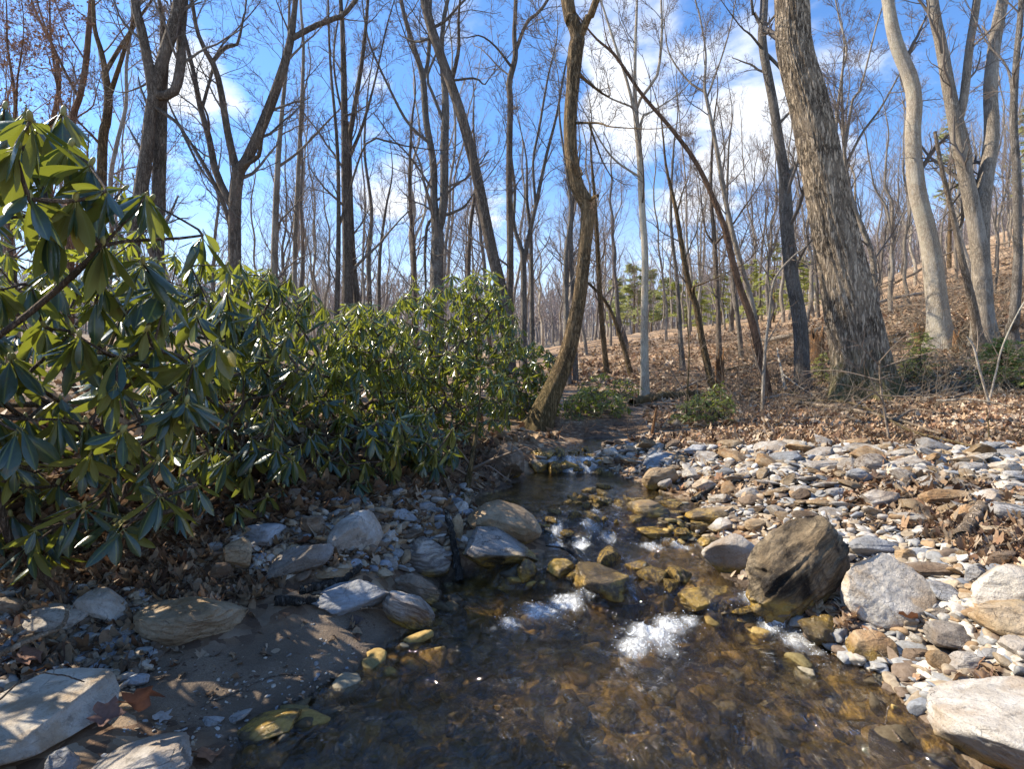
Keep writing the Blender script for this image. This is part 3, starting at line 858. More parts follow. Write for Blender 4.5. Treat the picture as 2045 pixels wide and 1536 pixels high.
stream_stones([(1090, 1130), (1150, 1150), (1320, 1195), (1490, 1195), (1500, 1235), (1330, 1225), (1130, 1190)], 16, .08, .2, 'along the lip of the lower falls', 'cobbles of the lower falls', 6)
stream_stones([(1065, 945), (1090, 915), (1200, 915), (1200, 950), (1120, 952)], 12, .1, .24, 'at the far fall of the stream', 'cobbles of the far fall', 7)
for i, (x, y, z, s, k, where, group) in enumerate(cob):
    me, pts, t = PROTO[rng.integers(len(PROTO))]
    o = bpy.data.objects.new('cobble', me); COL.objects.link(o)
    o.material_slots[0].link = 'OBJECT'; o.material_slots[0].material = RM[k]
    o.scale = (s, s * rng.uniform(.8, 1.1), s * rng.uniform(.75, 1.15))
    o.location = (x, y, z + s * .10)
    o.rotation_euler = (rng.normal(0, .22), rng.normal(.1, .3), rng.uniform(0, 6.28))
    o['wet_z'] = float(wlevel(x, y)) if stream_sd(np.array([x]), np.array([y]))[0] > -.1 else -9.0
    tag(o, '%s cobble %s' % (COB_WORD[k], where), 'stone', '%s %s' % (COB_WORD[k], group))

# the uncounted small stones
def gravel_material():
    t = NT('small_stones')
    p = t.pos()
    c = t.attr('tint')
    n = t.noise(p, 60, 5, .65)
    col = t.mix(t.rng(n, .35, .65, 0, .55), c, t.mix(1.0, c, (.5, .44, .38), 'MULTIPLY'))
    return t.out(t.bsdf(col, .85, t.bump(n, .6, .006), .25))
def build_gravel():
    m = MB()
    pal = np.array([(.52, .48, .42), (.60, .57, .52), (.42, .34, .24), (.33, .33, .32), (.28, .30, .33), (.38, .26, .15), (.20, .15, .11), (.55, .5, .42)])
    shapes = []
    for i in range(6):
        r = np.random.default_rng(70 + i)
        shapes.append([rock_shape(70 + i, (.5, .5 * r.uniform(.6, .9), .5 * r.uniform(.22, .55)), sub, 6, .8, .05, .02) for sub in (2, 3)])
    def put(poly, n, smin, smax, wts, bed=False, lift=.12, patchy=None):
        w, s = scatter(poly, n, smin, smax, pw=2.2)
        if patchy is not None:
            cl = fbm(np.c_[w[:, :2] * 2.2, np.zeros(len(w))], 3, 88)
            k = cl < patchy + rng.uniform(-.12, .25, len(w)); w, s = w[k], s[k]
        d = stream_sd(w[:, 0], w[:, 1])
        for i in range(len(w)):
            if (d[i] > .03) != bed: continue
            big = s[i] * F / w[i, 1] > 22
            pts, t = shapes[rng.integers(6)][1 if big else 0]
            a = rng.uniform(0, 6.28); ca, sa = math.cos(a), math.sin(a)
            tl = rng.normal(0, .25, 2)
            q = pts * s[i] * rng.uniform(.8, 1.2, 3)
            q = np.stack([q[:, 0], q[:, 1], q[:, 2] + q[:, 0] * tl[0] + q[:, 1] * tl[1]], -1)
            q = np.stack([q[:, 0] * ca - q[:, 1] * sa, q[:, 0] * sa + q[:, 1] * ca, q[:, 2]], -1)
            c = pal[rng.choice(8, p=wts)] * rng.uniform(.75, 1.1)
            if bed:
                c = np.array([(.32, .22, .07), (.11, .085, .05), (.40, .28, .10), (.09, .08, .06), (.20, .16, .07), (.27, .24, .17)])[rng.integers(6)] * rng.uniform(.7, 1.25)
            m.add(q + w[i] + [0, 0, s[i] * lift], None, t, np.r_[np.minimum(c, .65), 1])
    put([p for p in BAR if p not in ((1900, 1400), (1700, 1300), (1500, 1230))] + [(1900, 1290), (1720, 1180)], 4700, .018, .085, Wsun, patchy=-.04)
    put([(1300, 890), (1700, 885), (2060, 893), (2060, 960), (1300, 950)], 1500, .03, .11, Wsun)
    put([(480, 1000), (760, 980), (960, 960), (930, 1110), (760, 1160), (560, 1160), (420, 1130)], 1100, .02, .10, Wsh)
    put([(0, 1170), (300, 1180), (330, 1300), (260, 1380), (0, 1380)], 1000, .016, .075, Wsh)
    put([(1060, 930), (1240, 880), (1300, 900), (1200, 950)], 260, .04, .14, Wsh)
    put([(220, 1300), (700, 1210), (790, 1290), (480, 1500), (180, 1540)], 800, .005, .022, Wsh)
    put([(1550, 1230), (1850, 1280), (2000, 1400), (1900, 1480), (1700, 1330)], 330, .03, .10, Wsh)
    put([(430, 1536), (600, 1390), (860, 1200), (1000, 1150), (1100, 1100), (1450, 1100), (1900, 1536)], 420, .04, .17, Wsun, True, .05)
    put([(950, 1005), (1380, 1005), (1400, 1090), (1080, 1090)], 420, .03, .10, Wsun, True, .1)
    o = m.build('gravel', gravel_material())
    tag(o, 'small loose stones and pebbles along the stream', 'gravel', None, 'stuff')
build_gravel()
# ------------------------------------------------------------------ bark
def bark_material(name, dark, light, furrow=1.0, scale=1.0, lichen=.25, moss=0.0, patch=.0):
    t = NT(name)
    oc = t.n('TexCoord', out='Object')
    oi = t.t.nodes.new('ShaderNodeObjectInfo')
    off = t.n('CombineXYZ', {0: t.math('MULTIPLY', oi.outputs['Random'], 13), 1: t.math('MULTIPLY', oi.outputs['Random'], 7), 2: t.math('MULTIPLY', oi.outputs['Random'], 5)})
    v = t.n('VectorMath', {0: oc, 1: off}, operation='ADD')
    w = t.n('VectorMath', {0: v, 1: t.vmul(t.noise(v, 5, 3, out=1), (.06, .06, .12))}, operation='ADD')
    f1 = t.noise(t.vmul(w, (1, 1, .14)), 42 * scale, 6, .6, .3)
    f2 = t.noise(t.vmul(w, (1, 1, .3)), 120 * scale, 4, .6)
    big = t.noise(v, 2.2, 5, .6)
    ridge = t.math('ABSOLUTE', t.math('SUBTRACT', f1, .5))
    col = t.mix(t.rng(ridge, .0, .09), dark, light)
    col = t.mix(t.rng(f2, .35, .7, 0, .55), col, tuple(x * .55 for x in dark))
    col = t.mix(t.rng(big, .42, .66, 0, .35), col, tuple(min(.7, x * 1.4) for x in light))
    li = t.noise(v, 24, 6, .7)
    col = t.mix(t.math('MULTIPLY', t.rng(li, .56, .64), lichen), col, (.42, .43, .38))
    if patch:
        col = t.mix(t.math('MULTIPLY', t.rng(t.noise(t.vmul(v, (1, 1, .4)), 4, 4), .52, .58), patch), col, (.48, .45, .40))
    if moss:
        z = t.sep(t.pos())[2]
        mz = t.math('ADD', z, t.math('MULTIPLY', t.noise(v, 9, 5), -1.1))
        col = t.mix(t.math('MULTIPLY', t.rng(mz, .95, .25), moss), col, (.15, .135, .05))
    h = t.math('ADD', t.math('MULTIPLY', t.rng(ridge, 0, .11), furrow), t.math('MULTIPLY', f2, .4))
    return t.out(t.bsdf(col, .9, t.bump(h, .8, .02), .2))

BK = {
    'grey': bark_material('grey_bark', (.10, .085, .07), (.25, .215, .18), .7, 1.1, .35),
    'dark': bark_material('dark_bark', (.075, .056, .042), (.215, .17, .13), .8, 1.0, .18),
    'brown': bark_material('brown_bark', (.055, .036, .018), (.26, .175, .09), 1.1, 1.0, .12, .25),
    'furrow': bark_material('deeply_furrowed_bark', (.07, .05, .034), (.46, .365, .26), 1.6, .62, .0, .8),
    'pale': bark_material('pale_smooth_bark', (.30, .245, .18), (.56, .475, .37), .35, 1.4, .35, 0, .3),
    'lightgrey': bark_material('light_grey_bark', (.17, .14, .108), (.40, .335, .26), .55, 1.2, .35, 0, .3),
    'red': bark_material('reddish_bark', (.085, .05, .03), (.26, .155, .095), .7, 1.1, .1),
    'wood': bark_material('weathered_wood', (.16, .115, .075), (.38, .30, .22), .9, .9, .05),
    'rot': bark_material('rotten_wood', (.12, .06, .028), (.34, .19, .09), 1.1, .8, .05),
    'black': bark_material('wet_black_bark', (.018, .017, .015), (.075, .068, .06), .8, 1.6, .55),
}
def twig_material():
    t = NT('twigs')
    c = t.attr('tint')
    return t.out(t.bsdf(c, .8, None, .2))
M_TWIG = twig_material()

def grow(P, Rr, m, t0, t1, length, ang, up, npt, rfac, rmin, r, lexp=.5, wig=.16, tipr=.35):
    """m children on each of T parent paths"""
    T, n, _ = P.shape
    t = t0 + (t1 - t0) * (np.arange(m)[None] + r.uniform(0, 1, (T, m))) / m
    f = t * (n - 1); i = np.clip(f.astype(int), 0, n - 2); u = (f - i)[..., None]
    a = np.arange(T)[:, None]
    st = P[a, i] * (1 - u) + P[a, i + 1] * u
    pr = Rr[a, i] * (1 - u[..., 0]) + Rr[a, i + 1] * u[..., 0]
    tg = nrm(P[a, i + 1] - P[a, i])
    rd = r.normal(size=tg.shape)
    side = nrm(rd - (rd * tg).sum(-1, keepdims=True) * tg)
    th = ang * r.uniform(.65, 1.3, (T, m, 1))
    d = nrm(tg * np.cos(th) + side * np.sin(th))
    L = np.asarray(length)
    if L.ndim == 1: L = L[:, None]
    L = L * r.uniform(.55, 1.25, (T, m)) * (1 - lexp * (t - t0) / max(t1 - t0, 1e-6))
    Q = np.empty((T, m, npt, 3)); Q[:, :, 0] = st
    step = (L / (npt - 1))[..., None]
    for k in range(1, npt):
        d = nrm(d + r.normal(0, wig, d.shape) + np.array([0, 0, up]) / npt)
        Q[:, :, k] = Q[:, :, k - 1] + d * step
    r0 = np.minimum(np.maximum(pr * rfac, rmin), np.maximum(pr * .9, rmin))
    RR = r0[..., None] * np.linspace(1, tipr, npt)
    RR = np.maximum(RR, rmin * .8)
    return Q.reshape(T * m, npt, 3), RR.reshape(T * m, npt), L.reshape(-1)

def cull(P, Rr, L, keepfn):
    k = keepfn(P)
    return P[k], Rr[k], L[k]

def resamp(pts, rad, n):
    q = catmull(np.c_[np.asarray(pts, float), np.asarray(rad, float)[:, None]], n)
    return q[:, :3], np.maximum(q[:, 3], .002)

def big_tube(m, P, Rr, k, amp, seed, lobes=0, flute=0, twist=0.0, mat=0, flare=0.0, flen=.28):
    """one well shaped trunk, with furrows, lumps and root flare modelled in"""
    v, q, (u, w) = tubes(P[None], Rr[None], k)
    n = len(P)
    v = v.reshape(n, k, 3)
    c = P[:, None, :]
    d = v - c
    an = np.arange(k) / k * 2 * np.pi
    s = np.r_[0, np.cumsum(np.linalg.norm(np.diff(P, axis=0), axis=1))]
    A = an[None] + twist * s[:, None]
    p3 = np.stack([np.cos(A) * 2.2, np.sin(A) * 2.2, np.repeat(s[:, None] * 1.2, k, 1)], -1)
    f = 1 + amp * fbm(p3 * 1.3 + seed, 3, seed % 50)
    if flute:
        pf = np.stack([np.cos(A) * 8, np.sin(A) * 8, np.repeat(s[:, None] * .8, k, 1)], -1)
        f = f + flute * (np.minimum(np.abs(fbm(pf + seed, 2, 3)) * 4.5, 1) - .78)
    if flare:
        g = np.exp(-s / flen)[:, None]
        f = f * (1 + flare * g * (1.0 + .75 * np.cos(A * 5 + seed) + .35 * np.cos(A * 3 + 1.3)))
    v = c + d * f[..., None]
    m.add(v.reshape(-1, 3), q, None, None, mat)

TWC = np.array([.165, .138, .115])
def add_tubes(m, P, Rr, k, col, r, jit=.25):
    if not len(P): return
    v, q, _ = tubes(P, Rr, k)
    c = np.asarray(col)[None] * (1 + jit * r.uniform(-1, 1, (len(P), 1)))
    c = np.repeat(c, P.shape[1] * k, 0)
    m.add(v, q, None, np.c_[c, np.ones(len(c))])

def inframe(P, mx=260):
    px, py = to_px(P[:, 0]); qx, qy = to_px(P[:, -1])
    return ((px > -mx) & (px < 2045 + mx) & (py > -mx)) | ((qx > -mx) & (qx < 2045 + mx) & (qy > -mx))

def twigs_on(m, paths, radii, seed, lens, mmul=(1, 1, 1, 1), tone=TWC, up=.35, ang=.75, zmin=1.6, leaves=0, fine=1.0, bud=(.20, .10, .075)):
    """the finer branching that grows out of the traced limbs of one tree"""
    r = np.random.default_rng(seed)
    n1, n2, n3, n4 = [int(round(a)) for a in mmul]
    if n1 >= 5: n1, n2, n3 = int(n1 * 1.7), n2 + 1, n3 + 1
    A = []
    for P, Rr in zip(paths, radii):
        p, q = resamp(P, Rr, 14)
        A.append((p, q))
    P0 = np.array([a[0] for a in A]); R0 = np.array([a[1] for a in A])
    flt = lambda P, Rr, L: cull(P, Rr, L, lambda P: inframe(P) & (P[:, 0, 2] > zmin))
    P1, R1, L1 = flt(*grow(P0, R0, n1, .12, 1, lens, ang, up, 9, .34, .005, r, .45, .13))
    add_tubes(m, P1, R1, 5, tone, r)
    P2, R2, L2 = flt(*grow(P1, R1, n2, .15, 1, L1 * .52, ang, up * .8, 7, .5, .0035, r, .45, .15))
    add_tubes(m, P2, R2, 4, tone, r)
    P3, R3, L3 = flt(*grow(P2, R2, n3, .15, 1, np.maximum(L2 * .5, .12), ang * .95, up * .6, 5, .55, .0026 * fine, r, .4, .17, .5))
    add_tubes(m, P3, R3, 3, np.asarray(tone) * 1.05, r)
    if n4:
        P4, R4, L4 = flt(*grow(P3, R3, n4, .2, 1, np.maximum(L3 * .5, .07), .8, .2, 4, .7, .002 * fine, r, .4, .18, .6))
        add_tubes(m, P4, R4, 3, (np.asarray(tone) * .5 + np.asarray(bud) * .6), r)
        if leaves:
            tips = P4[:, -1]
            tips = tips[r.uniform(size=len(tips)) < leaves]
            k = len(tips)
            a = r.normal(size=(k, 3)); b = r.normal(size=(k, 3))
            a = nrm(a) * .032; b = nrm(b) * .02
            v = np.stack([tips - a, tips + b, tips + a, tips - b], 1).reshape(-1, 3)
            c = np.array([.36, .19, .10])[None] * r.uniform(.7, 1.2, (k, 1))
            m.add(v, np.arange(k * 4).reshape(-1, 4), None, np.c_[np.repeat(c, 4, 0), np.ones(k * 4)])

def trace(pts, Y, wob=0.0, seed=0):
    """[(px, py, width px)] at distance Y -> world points and radii"""
    r = np.random.default_rng(seed)
    a = np.array(pts, float)
    yy = Y + wob * (np.cumsum(r.normal(0, .5, len(a))) - 0)
    yy[0] = Y
    P = P3(a[:, 0], a[:, 1], yy)
    return P, a[:, 2] / F * yy / 2

def hero_tree(label, Y, main, limbs=(), bark='grey', seed=1, stems=(), tw=(9, 6, 4, 2), lens=1.6, k=16, amp=.05, flute=0.0, twist=0, flare=.25, up=.35, cat='tree',
              tone=TWC, leaves=0, base_px=None, wob=.10, zmin=1.7, name='bare_tree', group=None, ang=.75, ext=2.0, crown=True, flen=.28):
    """main: the traced trunk from the ground up; stems: further whole stems from the ground; limbs: traced forks"""
    mP, mR = trace(main, Y, wob, seed)
    bx, by = mP[0, 0], mP[0, 1]
    gz = float(hterr(np.array([bx]), np.array([by]))[0])
    if mP[0, 2] > gz + .05:
        tgd = mP[0] - mP[1]; tgd = tgd / np.linalg.norm(tgd)
        dz = (gz - .12) - mP[0, 2]
        mP = np.vstack([[bx + tgd[0] * min(abs(dz), 1.5) * .5, by, gz - .12], mP]); mR = np.r_[mR[0] * 1.15, mR]
    elif mP[0, 2] < gz - .3:
        pass
    root = empty(name, (mP[0, 0], mP[0, 1], gz), label, cat, group)
    def up_ext(P, Rr, stub=not crown):
        d = P[-1] - P[-2]; d = d / np.linalg.norm(d)
        if stub: return P, Rr
        if to_px(P[-1])[1] < 12:
            P = np.vstack([P, P[-1] + (d + [0, 0, .5]) / 1.2 * ext]); Rr = np.r_[Rr, Rr[-1] * .7]
        elif Rr[-1] > .006:
            P = np.vstack([P, P[-1] + (d + [.08, 0, .2]) * .8, P[-1] + (d + [-.1, 0, .5]) * 1.4]); Rr = np.r_[Rr, Rr[-1] * .5, .004]
        return P, Rr
    mP, mR = up_ext(mP, mR)
    tr = MB()
    L = np.linalg.norm(np.diff(mP, axis=0), axis=1).sum()
    P, Rr = resamp(mP, mR, max(24, int(L / (.04 if flute else .09))))
    big_tube(tr, P, Rr, k, amp, seed, 0, flute, twist, 0, flare, flen)
    paths, radii = [mP], [mR]
    lo = []
    for j, lm in enumerate(list(stems)):
        sP, sR = trace(lm, Y + .25 * (j + 1) * (-1) ** j, wob, seed + j)
        g2 = float(hterr(sP[0:1, 0], sP[0:1, 1])[0])
        if sP[0, 2] > g2 + .05:
            sP = np.vstack([[sP[0, 0], sP[0, 1], g2 - .12], sP]); sR = np.r_[sR[0] * 1.15, sR]
        sP, sR = up_ext(sP, sR)
        q, w = resamp(sP, sR, 30)
        s = MB(); big_tube(s, q, w, max(8, k - 4), amp, seed + 5 + j, 0, flute, twist, 0, flare)
        lo.append(('trunk', s)); paths.append(sP); radii.append(sR)
    for j, lm in enumerate(limbs):
        lP, lR = trace(lm, Y, wob * .5, seed + 30 + j)
        # spring from the nearest point of what has been traced so far
        allp = np.vstack([resamp(a, b, 60)[0] for a, b in zip(paths, radii)])
        i = np.argmin(((allp - lP[0])[:, [0, 2]] ** 2).sum(1))
        lP = lP + np.array([0, 1, 0]) * (allp[i, 1] - lP[0, 1]); lP[0] = allp[i]
        yw = np.random.default_rng(seed + 60 + j).normal(0, .12)
        lP[:, 1] += np.linspace(0, yw * 3, len(lP))
        lP, lR = up_ext(lP, lR, not crown or np.linalg.norm(lP[-1] - lP[0]) < .25)
        q, w = resamp(lP, lR, 22)
        s = MB(); big_tube(s, q, w, max(6, k // 2), amp, seed + 50 + j)
        lo.append(('limb', s)); paths.append(lP); radii.append(lR)
    T = lambda mb, nm, mt, attr: mb.build(nm, mt, root, attr=attr)
    obs = [T(tr, 'trunk', BK[bark], False)] + [T(s, nm, BK[bark], False) for nm, s in lo]
    if crown:
        cr = MB()
        sc = np.array([lens * (.6 + .6 * min(1, r_.max() / mR.max())) for r_ in radii])
        twigs_on(cr, paths, radii, seed + 99, sc, tw, tone, up, ang, zmin, leaves)
        if cr.n: obs.append(T(cr, 'crown', M_TWIG, True))
    for o in obs:
        shift(o, root)
    return root

def shift(o, root):
    l = root.location
    n = len(o.data.vertices)
    a = np.empty(n * 3, np.float32); o.data.vertices.foreach_get('co', a)
    a = a.reshape(-1, 3) - np.array(l[:], np.float32)
    o.data.vertices.foreach_set('co', a.ravel()); o.data.update()
# ------------------------------------------------------------------ the traced trees, largest first
hero_tree('huge old tree with deeply furrowed bark and flaring mossy roots on the right bank', 8.1,
    [(1728, 815, 108), (1722, 760, 102), (1712, 685, 98), (1691, 583, 90), (1677, 513, 84), (1656, 411, 78), (1636, 308, 75), (1615, 205, 70), (1588, 103, 64), (1581, 0, 62)],
    [], 'furrow', 3, k=150, amp=.05, flute=.085, twist=.25, flare=.42, flen=.36, tw=(5, 4, 4, 2), lens=1.0, wob=.0, zmin=5.2)
hero_tree('crooked brown tree curving up from the stream edge in the middle', 6.5,
    [(1064, 886, 60), (1087, 822, 46), (1108, 771, 39), (1135, 702, 33), (1156, 600, 27), (1166, 514, 26), (1173, 445, 28), (1173, 411, 31), (1152, 370, 28), (1141, 308, 25), (1139, 240, 25), (1144, 171, 26), (1149, 103, 30), (1153, 72, 28), (1142, 35, 26), (1133, 0, 25)],
    [[(1155, 78, 18), (1173, 42, 15), (1193, 0, 14)], [(1165, 250, 6), (1190, 262, 4), (1215, 285, 2.5)], [(1166, 278, 5), (1200, 320, 3), (1228, 360, 2)], [(1182, 408, 9), (1188, 402, 7)], [(1152, 306, 9), (1160, 302, 7)], [(1164, 136, 10), (1170, 132, 7)]],
    'brown', 4, k=36, amp=.10, flute=.035, flare=.3, tw=(1, 4, 3, 2), lens=.5, wob=.02, tone=(.12, .085, .05))
hero_tree('smooth pale trunk with a bend on the hillside behind the huge old tree', 10.8,
    [(1877, 682, 50), (1875, 660, 43), (1872, 617, 38), (1865, 548, 35), (1855, 479, 32), (1831, 377, 30), (1823, 274, 28), (1826, 205, 27), (1817, 154, 26), (1790, 86, 24), (1773, 0, 21)],
    [], 'pale', 5, k=36, amp=.05, flute=.0, flare=.3, tw=(5, 4, 4, 2), lens=1.3, wob=.0, zmin=4.5)
hero_tree('light brown forked tree with two thick stems at the edge of the hillside', 10.3,
    [(1966, 684, 44), (1962, 617, 36), (1958, 513, 30), (1941, 411, 27), (1920, 308, 25), (1900, 205, 23), (1879, 86, 20), (1862, 0, 19)],
    [[(1960, 520, 30), (1962, 462, 29), (1971, 377, 28), (1989, 274, 26), (1990, 171, 24), (2000, 86, 22), (2018, 0, 20)], [(1922, 250, 14), (1918, 205, 15), (1924, 103, 14), (1934, 0, 13)],
     [(1992, 160, 9), (2012, 140, 7), (2045, 100, 5)], [(1925, 240, 10), (1944, 310, 11), (1945, 372, 10)]],
    'lightgrey', 6, k=32, amp=.06, flare=.3, tw=(5, 4, 4, 2), lens=1.4, wob=.0, zmin=4)
hero_tree('dead pale snag with a broken top before the forked tree', 9.8,
    [(1957, 680, 20), (1954, 672, 18), (1941, 600, 14), (1920, 514, 12), (1906, 445, 10), (1882, 342, 8), (1867, 262, 6)], [], 'wood', 7, k=14, crown=False, cat='dead tree', name='dead_tree')
hero_tree('thin crooked tree at the right edge of the frame', 9.3,
    [(2020, 660, 22), (2026, 634, 18), (2033, 514, 15), (2033, 479, 15), (2030, 342, 14), (2024, 240, 13), (2030, 120, 11), (2040, 0, 10)], [[(2030, 250, 6), (2010, 140, 4), (2000, 60, 3)]], 'grey', 8, k=16, tw=(5, 4, 4, 2), lens=1.0, zmin=3)
hero_tree('dark straight tree with a stub branch left of the huge old tree', 9.2,
    [(1604, 788, 33), (1602, 770, 29), (1598, 651, 27), (1581, 548, 26), (1574, 480, 25), (1569, 411, 25), (1566, 349, 21), (1557, 291, 19), (1544, 205, 17), (1523, 86, 16), (1526, 0, 15)],
    [[(1570, 358, 11), (1585, 335, 10), (1600, 322, 8), (1618, 300, 5)], [(1530, 96, 7), (1560, 140, 6), (1585, 185, 5)], [(1518, 60, 7), (1505, 20, 6), (1502, 0, 5)], [(1520, 100, 5), (1490, 82, 4), (1460, 78, 2.5)]],
    'grey', 9, k=24, amp=.06, flute=.03, tw=(5, 4, 4, 2), lens=1.2, zmin=2.4, wob=.0)
hero_tree('thin reddish tree leaning far to the left over the stream', 9.0,
    [(1530, 771, 18), (1520, 720, 15), (1499, 634, 14), (1475, 566, 13), (1455, 490, 12), (1441, 438, 11), (1396, 335, 9), (1345, 262, 8), (1282, 188, 7), (1228, 110, 6), (1183, 68, 4)],
    [[(1228, 110, 4), (1215, 90, 3), (1208, 68, 2)]], 'red', 10, k=14, tw=(1, 3, 3, 1), lens=.5, wob=.0)
hero_tree('straight pale tree standing between the curved tree and the hillside', 9.2,
    [(1287, 812, 22), (1288, 790, 18), (1287, 650, 15), (1288, 513, 13.5), (1282, 411, 13), (1277, 308, 12), (1270, 233, 11), (1268, 171, 7), (1269, 86, 6), (1272, 0, 5)],
    [[(1270, 233, 7), (1255, 171, 6), (1228, 86, 5), (1204, 10, 4), (1200, -10, 4)], [(1276, 225, 6), (1282, 192, 6), (1306, 164, 6), (1313, 86, 5), (1308, 0, 4)], [(1277, 356, 5), (1228, 332, 4), (1193, 303, 3)], [(1271, 280, 6), (1285, 230, 5), (1300, 220, 4)], [(1258, 218, 4), (1210, 205, 3), (1180, 196, 2)]],
    'pale', 11, k=18, amp=.04, tw=(6, 5, 4, 2), lens=1.3, wob=.0, zmin=3.2, up=.6)
hero_tree('thick leaning tree crossing the sky left of the curved one', 9.4,
    [(1022, 800, 30), (1019, 754, 27), (1015, 685, 25), (1002, 583, 24), (985, 513, 23), (971, 445, 22), (950, 342, 21), (926, 246, 20), (902, 171, 19), (875, 96, 19), (848, 0, 18)],
    [[(910, 160, 9), (918, 110, 7), (920, 60, 5)], [(912, 162, 5), (950, 165, 4), (968, 185, 3), (980, 180, 2)], [(872, 60, 7), (885, 40, 6), (910, 10, 5)]],
    'dark', 12, k=26, amp=.06, flute=.03, tw=(4, 4, 4, 2), lens=1.2, wob=.0, zmin=2.4)
hero_tree('dark tree forking low into two long stems behind the rhododendrons', 11,
    [(873, 640, 28), (872, 560, 27), (873, 513, 26), (874, 469, 25), (867, 411, 16), (865, 325, 14), (851, 240, 13), (844, 154, 12), (824, 86, 10), (800, -5, 8)],
    [[(878, 460, 18), (887, 411, 17), (889, 308, 17), (892, 205, 14), (885, 120, 10), (893, 40, 8), (905, 0, 7)], [(846, 154, 8), (855, 110, 8), (858, 0, 7)], [(850, 284, 6), (817, 250, 6), (783, 188, 5), (748, 110, 4), (738, 60, 3)], [(885, 260, 7), (868, 200, 6), (858, 170, 5), (875, 130, 4)],
     [(870, 430, 7), (852, 450, 6), (846, 513, 6)], [(895, 440, 6), (925, 420, 5), (945, 400, 3)]],
    'grey', 13, k=20, amp=.05, tw=(6, 5, 4, 2), lens=1.7, wob=.0, zmin=2.2)
hero_tree('straight slim tree with a high fork behind the leaning one', 11.5,
    [(1017, 680, 16), (1017, 600, 15), (1019, 513, 14), (1017, 342, 13), (1019, 205, 12), (1017, 164, 12), (1029, 113, 11), (1027, 68, 9), (1030, 0, 8)],
    [[(1029, 106, 8), (1053, 41, 7), (1093, -5, 6)], [(1020, 140, 6), (990, 100, 4), (960, 86, 3), (930, 98, 2)]], 'dark', 14, k=18, tw=(5, 5, 4, 2), lens=1.3, wob=.0, zmin=2.4)
hero_tree('slim forked tree right behind the straight slim one', 12,
    [(1046, 690, 13), (1045, 524, 12), (1038, 490, 9), (1026, 445, 7), (1028, 380, 6), (1020, 300, 5)],
    [[(1046, 530, 10), (1057, 470, 9), (1070, 411, 8), (1085, 340, 7), (1092, 310, 6), (1110, 240, 5), (1124, 160, 4)], [(1070, 420, 6), (1064, 330, 5), (1075, 270, 5), (1092, 171, 4)]], 'grey', 15, k=14, tw=(6, 5, 4, 2), lens=1.1, wob=.0, zmin=2.4, stems=[[(1063, 690, 10), (1060, 480, 8), (1052, 400, 7)]])
hero_tree('dark double tree with a peeled patch rising over the big rhododendron leaves', 8.6,
    [(268, 470, 24), (282, 373, 24), (294, 291, 23), (303, 212, 22), (325, 120, 22), (346, 51, 22), (358, -5, 20)],
    [[(318, 192, 22), (303, 137, 19), (294, 68, 17), (283, -5, 15)], [(322, 195, 20), (342, 181, 18), (353, 120, 18), (350, 60, 16)], [(326, 215, 8), (360, 250, 6), (385, 290, 5), (420, 350, 4)], [(300, 176, 6), (268, 140, 5), (240, 142, 4)]],
    'dark', 16, stems=[[(314, 470, 25), (317, 373, 24), (320, 274, 24), (320, 192, 25)]], k=28, amp=.07, flute=.035, tw=(5, 5, 4, 2), lens=1.2, wob=.0, zmin=2.6, flare=.08)
hero_tree('many stemmed dark tree with a long arching limb left of centre', 9.6,
    [(470, 640, 25), (469, 514, 24), (469, 411, 24), (476, 346, 24), (493, 318, 20), (524, 250, 20), (554, 171, 18), (578, 89, 15), (590, 0, 10)],
    [[(583, 84, 11), (626, 48, 11), (667, 27, 10), (700, -5, 9)], [(468, 340, 16), (459, 274, 14), (445, 178, 12), (435, 137, 11), (411, 89, 8), (397, 0, 7)], [(437, 132, 8), (455, 100, 8), (475, 92, 6), (486, 30, 4), (488, -5, 3)],
     [(462, 420, 15), (428, 342, 14), (411, 274, 12), (387, 198, 11), (373, 137, 9), (353, 68, 8), (332, 0, 8)], [(468, 486, 11), (438, 394, 9), (390, 308, 7), (335, 222, 4)], [(394, 210, 7), (398, 130, 6), (402, 60, 4), (430, 0, 3)], [(500, 350, 9), (525, 320, 8), (540, 300, 6), (560, 260, 4)],
     [(412, 275, 5), (425, 240, 4), (420, 205, 3)]],
    'dark', 17, k=22, amp=.06, flute=.02, flare=.08, tw=(6, 5, 4, 2), lens=1.2, wob=.0, zmin=2.0)
hero_tree('clump of tall dark stems in the sky over the middle rhododendrons', 10.5,
    [(694, 640, 24), (694, 513, 20), (690, 376, 16), (687, 171, 12), (683, 34, 9), (680, -5, 8)],
    [[(698, 308, 8), (720, 240, 6), (748, 150, 4), (770, 60, 3)], [(700, 470, 5), (740, 310, 4), (780, 296, 4), (810, 302, 3)], [(690, 250, 7), (665, 180, 5), (650, 90, 4), (655, 0, 3)]],
    'dark', 18, stems=[[(716, 640, 15), (704, 513, 13), (697, 308, 11), (704, 240, 10), (724, 113, 8), (735, -5, 6)], [(672, 640, 11), (676, 480, 9), (674, 300, 7), (660, 130, 5), (655, -5, 4)]], k=18, tw=(6, 5, 4, 2), lens=1.2, wob=.0, zmin=2.2)
hero_tree('pale grey slender tree left of the dark clump', 11.5, [(548, 640, 15), (548, 513, 14), (554, 342, 11), (565, 205, 8), (575, 103, 6), (578, 0, 5)], [[(553, 330, 6), (590, 300, 5), (640, 240, 4)]], 'lightgrey', 19, k=14, tw=(7, 5, 4, 2), lens=1.0, wob=.0, zmin=2.4)
hero_tree('slender grey tree just left of the dark clump', 12, [(590, 640, 10), (589, 496, 9), (599, 274, 8), (606, 103, 6), (600, 0, 5)], [], 'lightgrey', 20, k=12, tw=(8, 5, 4, 2), lens=.9, wob=.0, zmin=2.4)
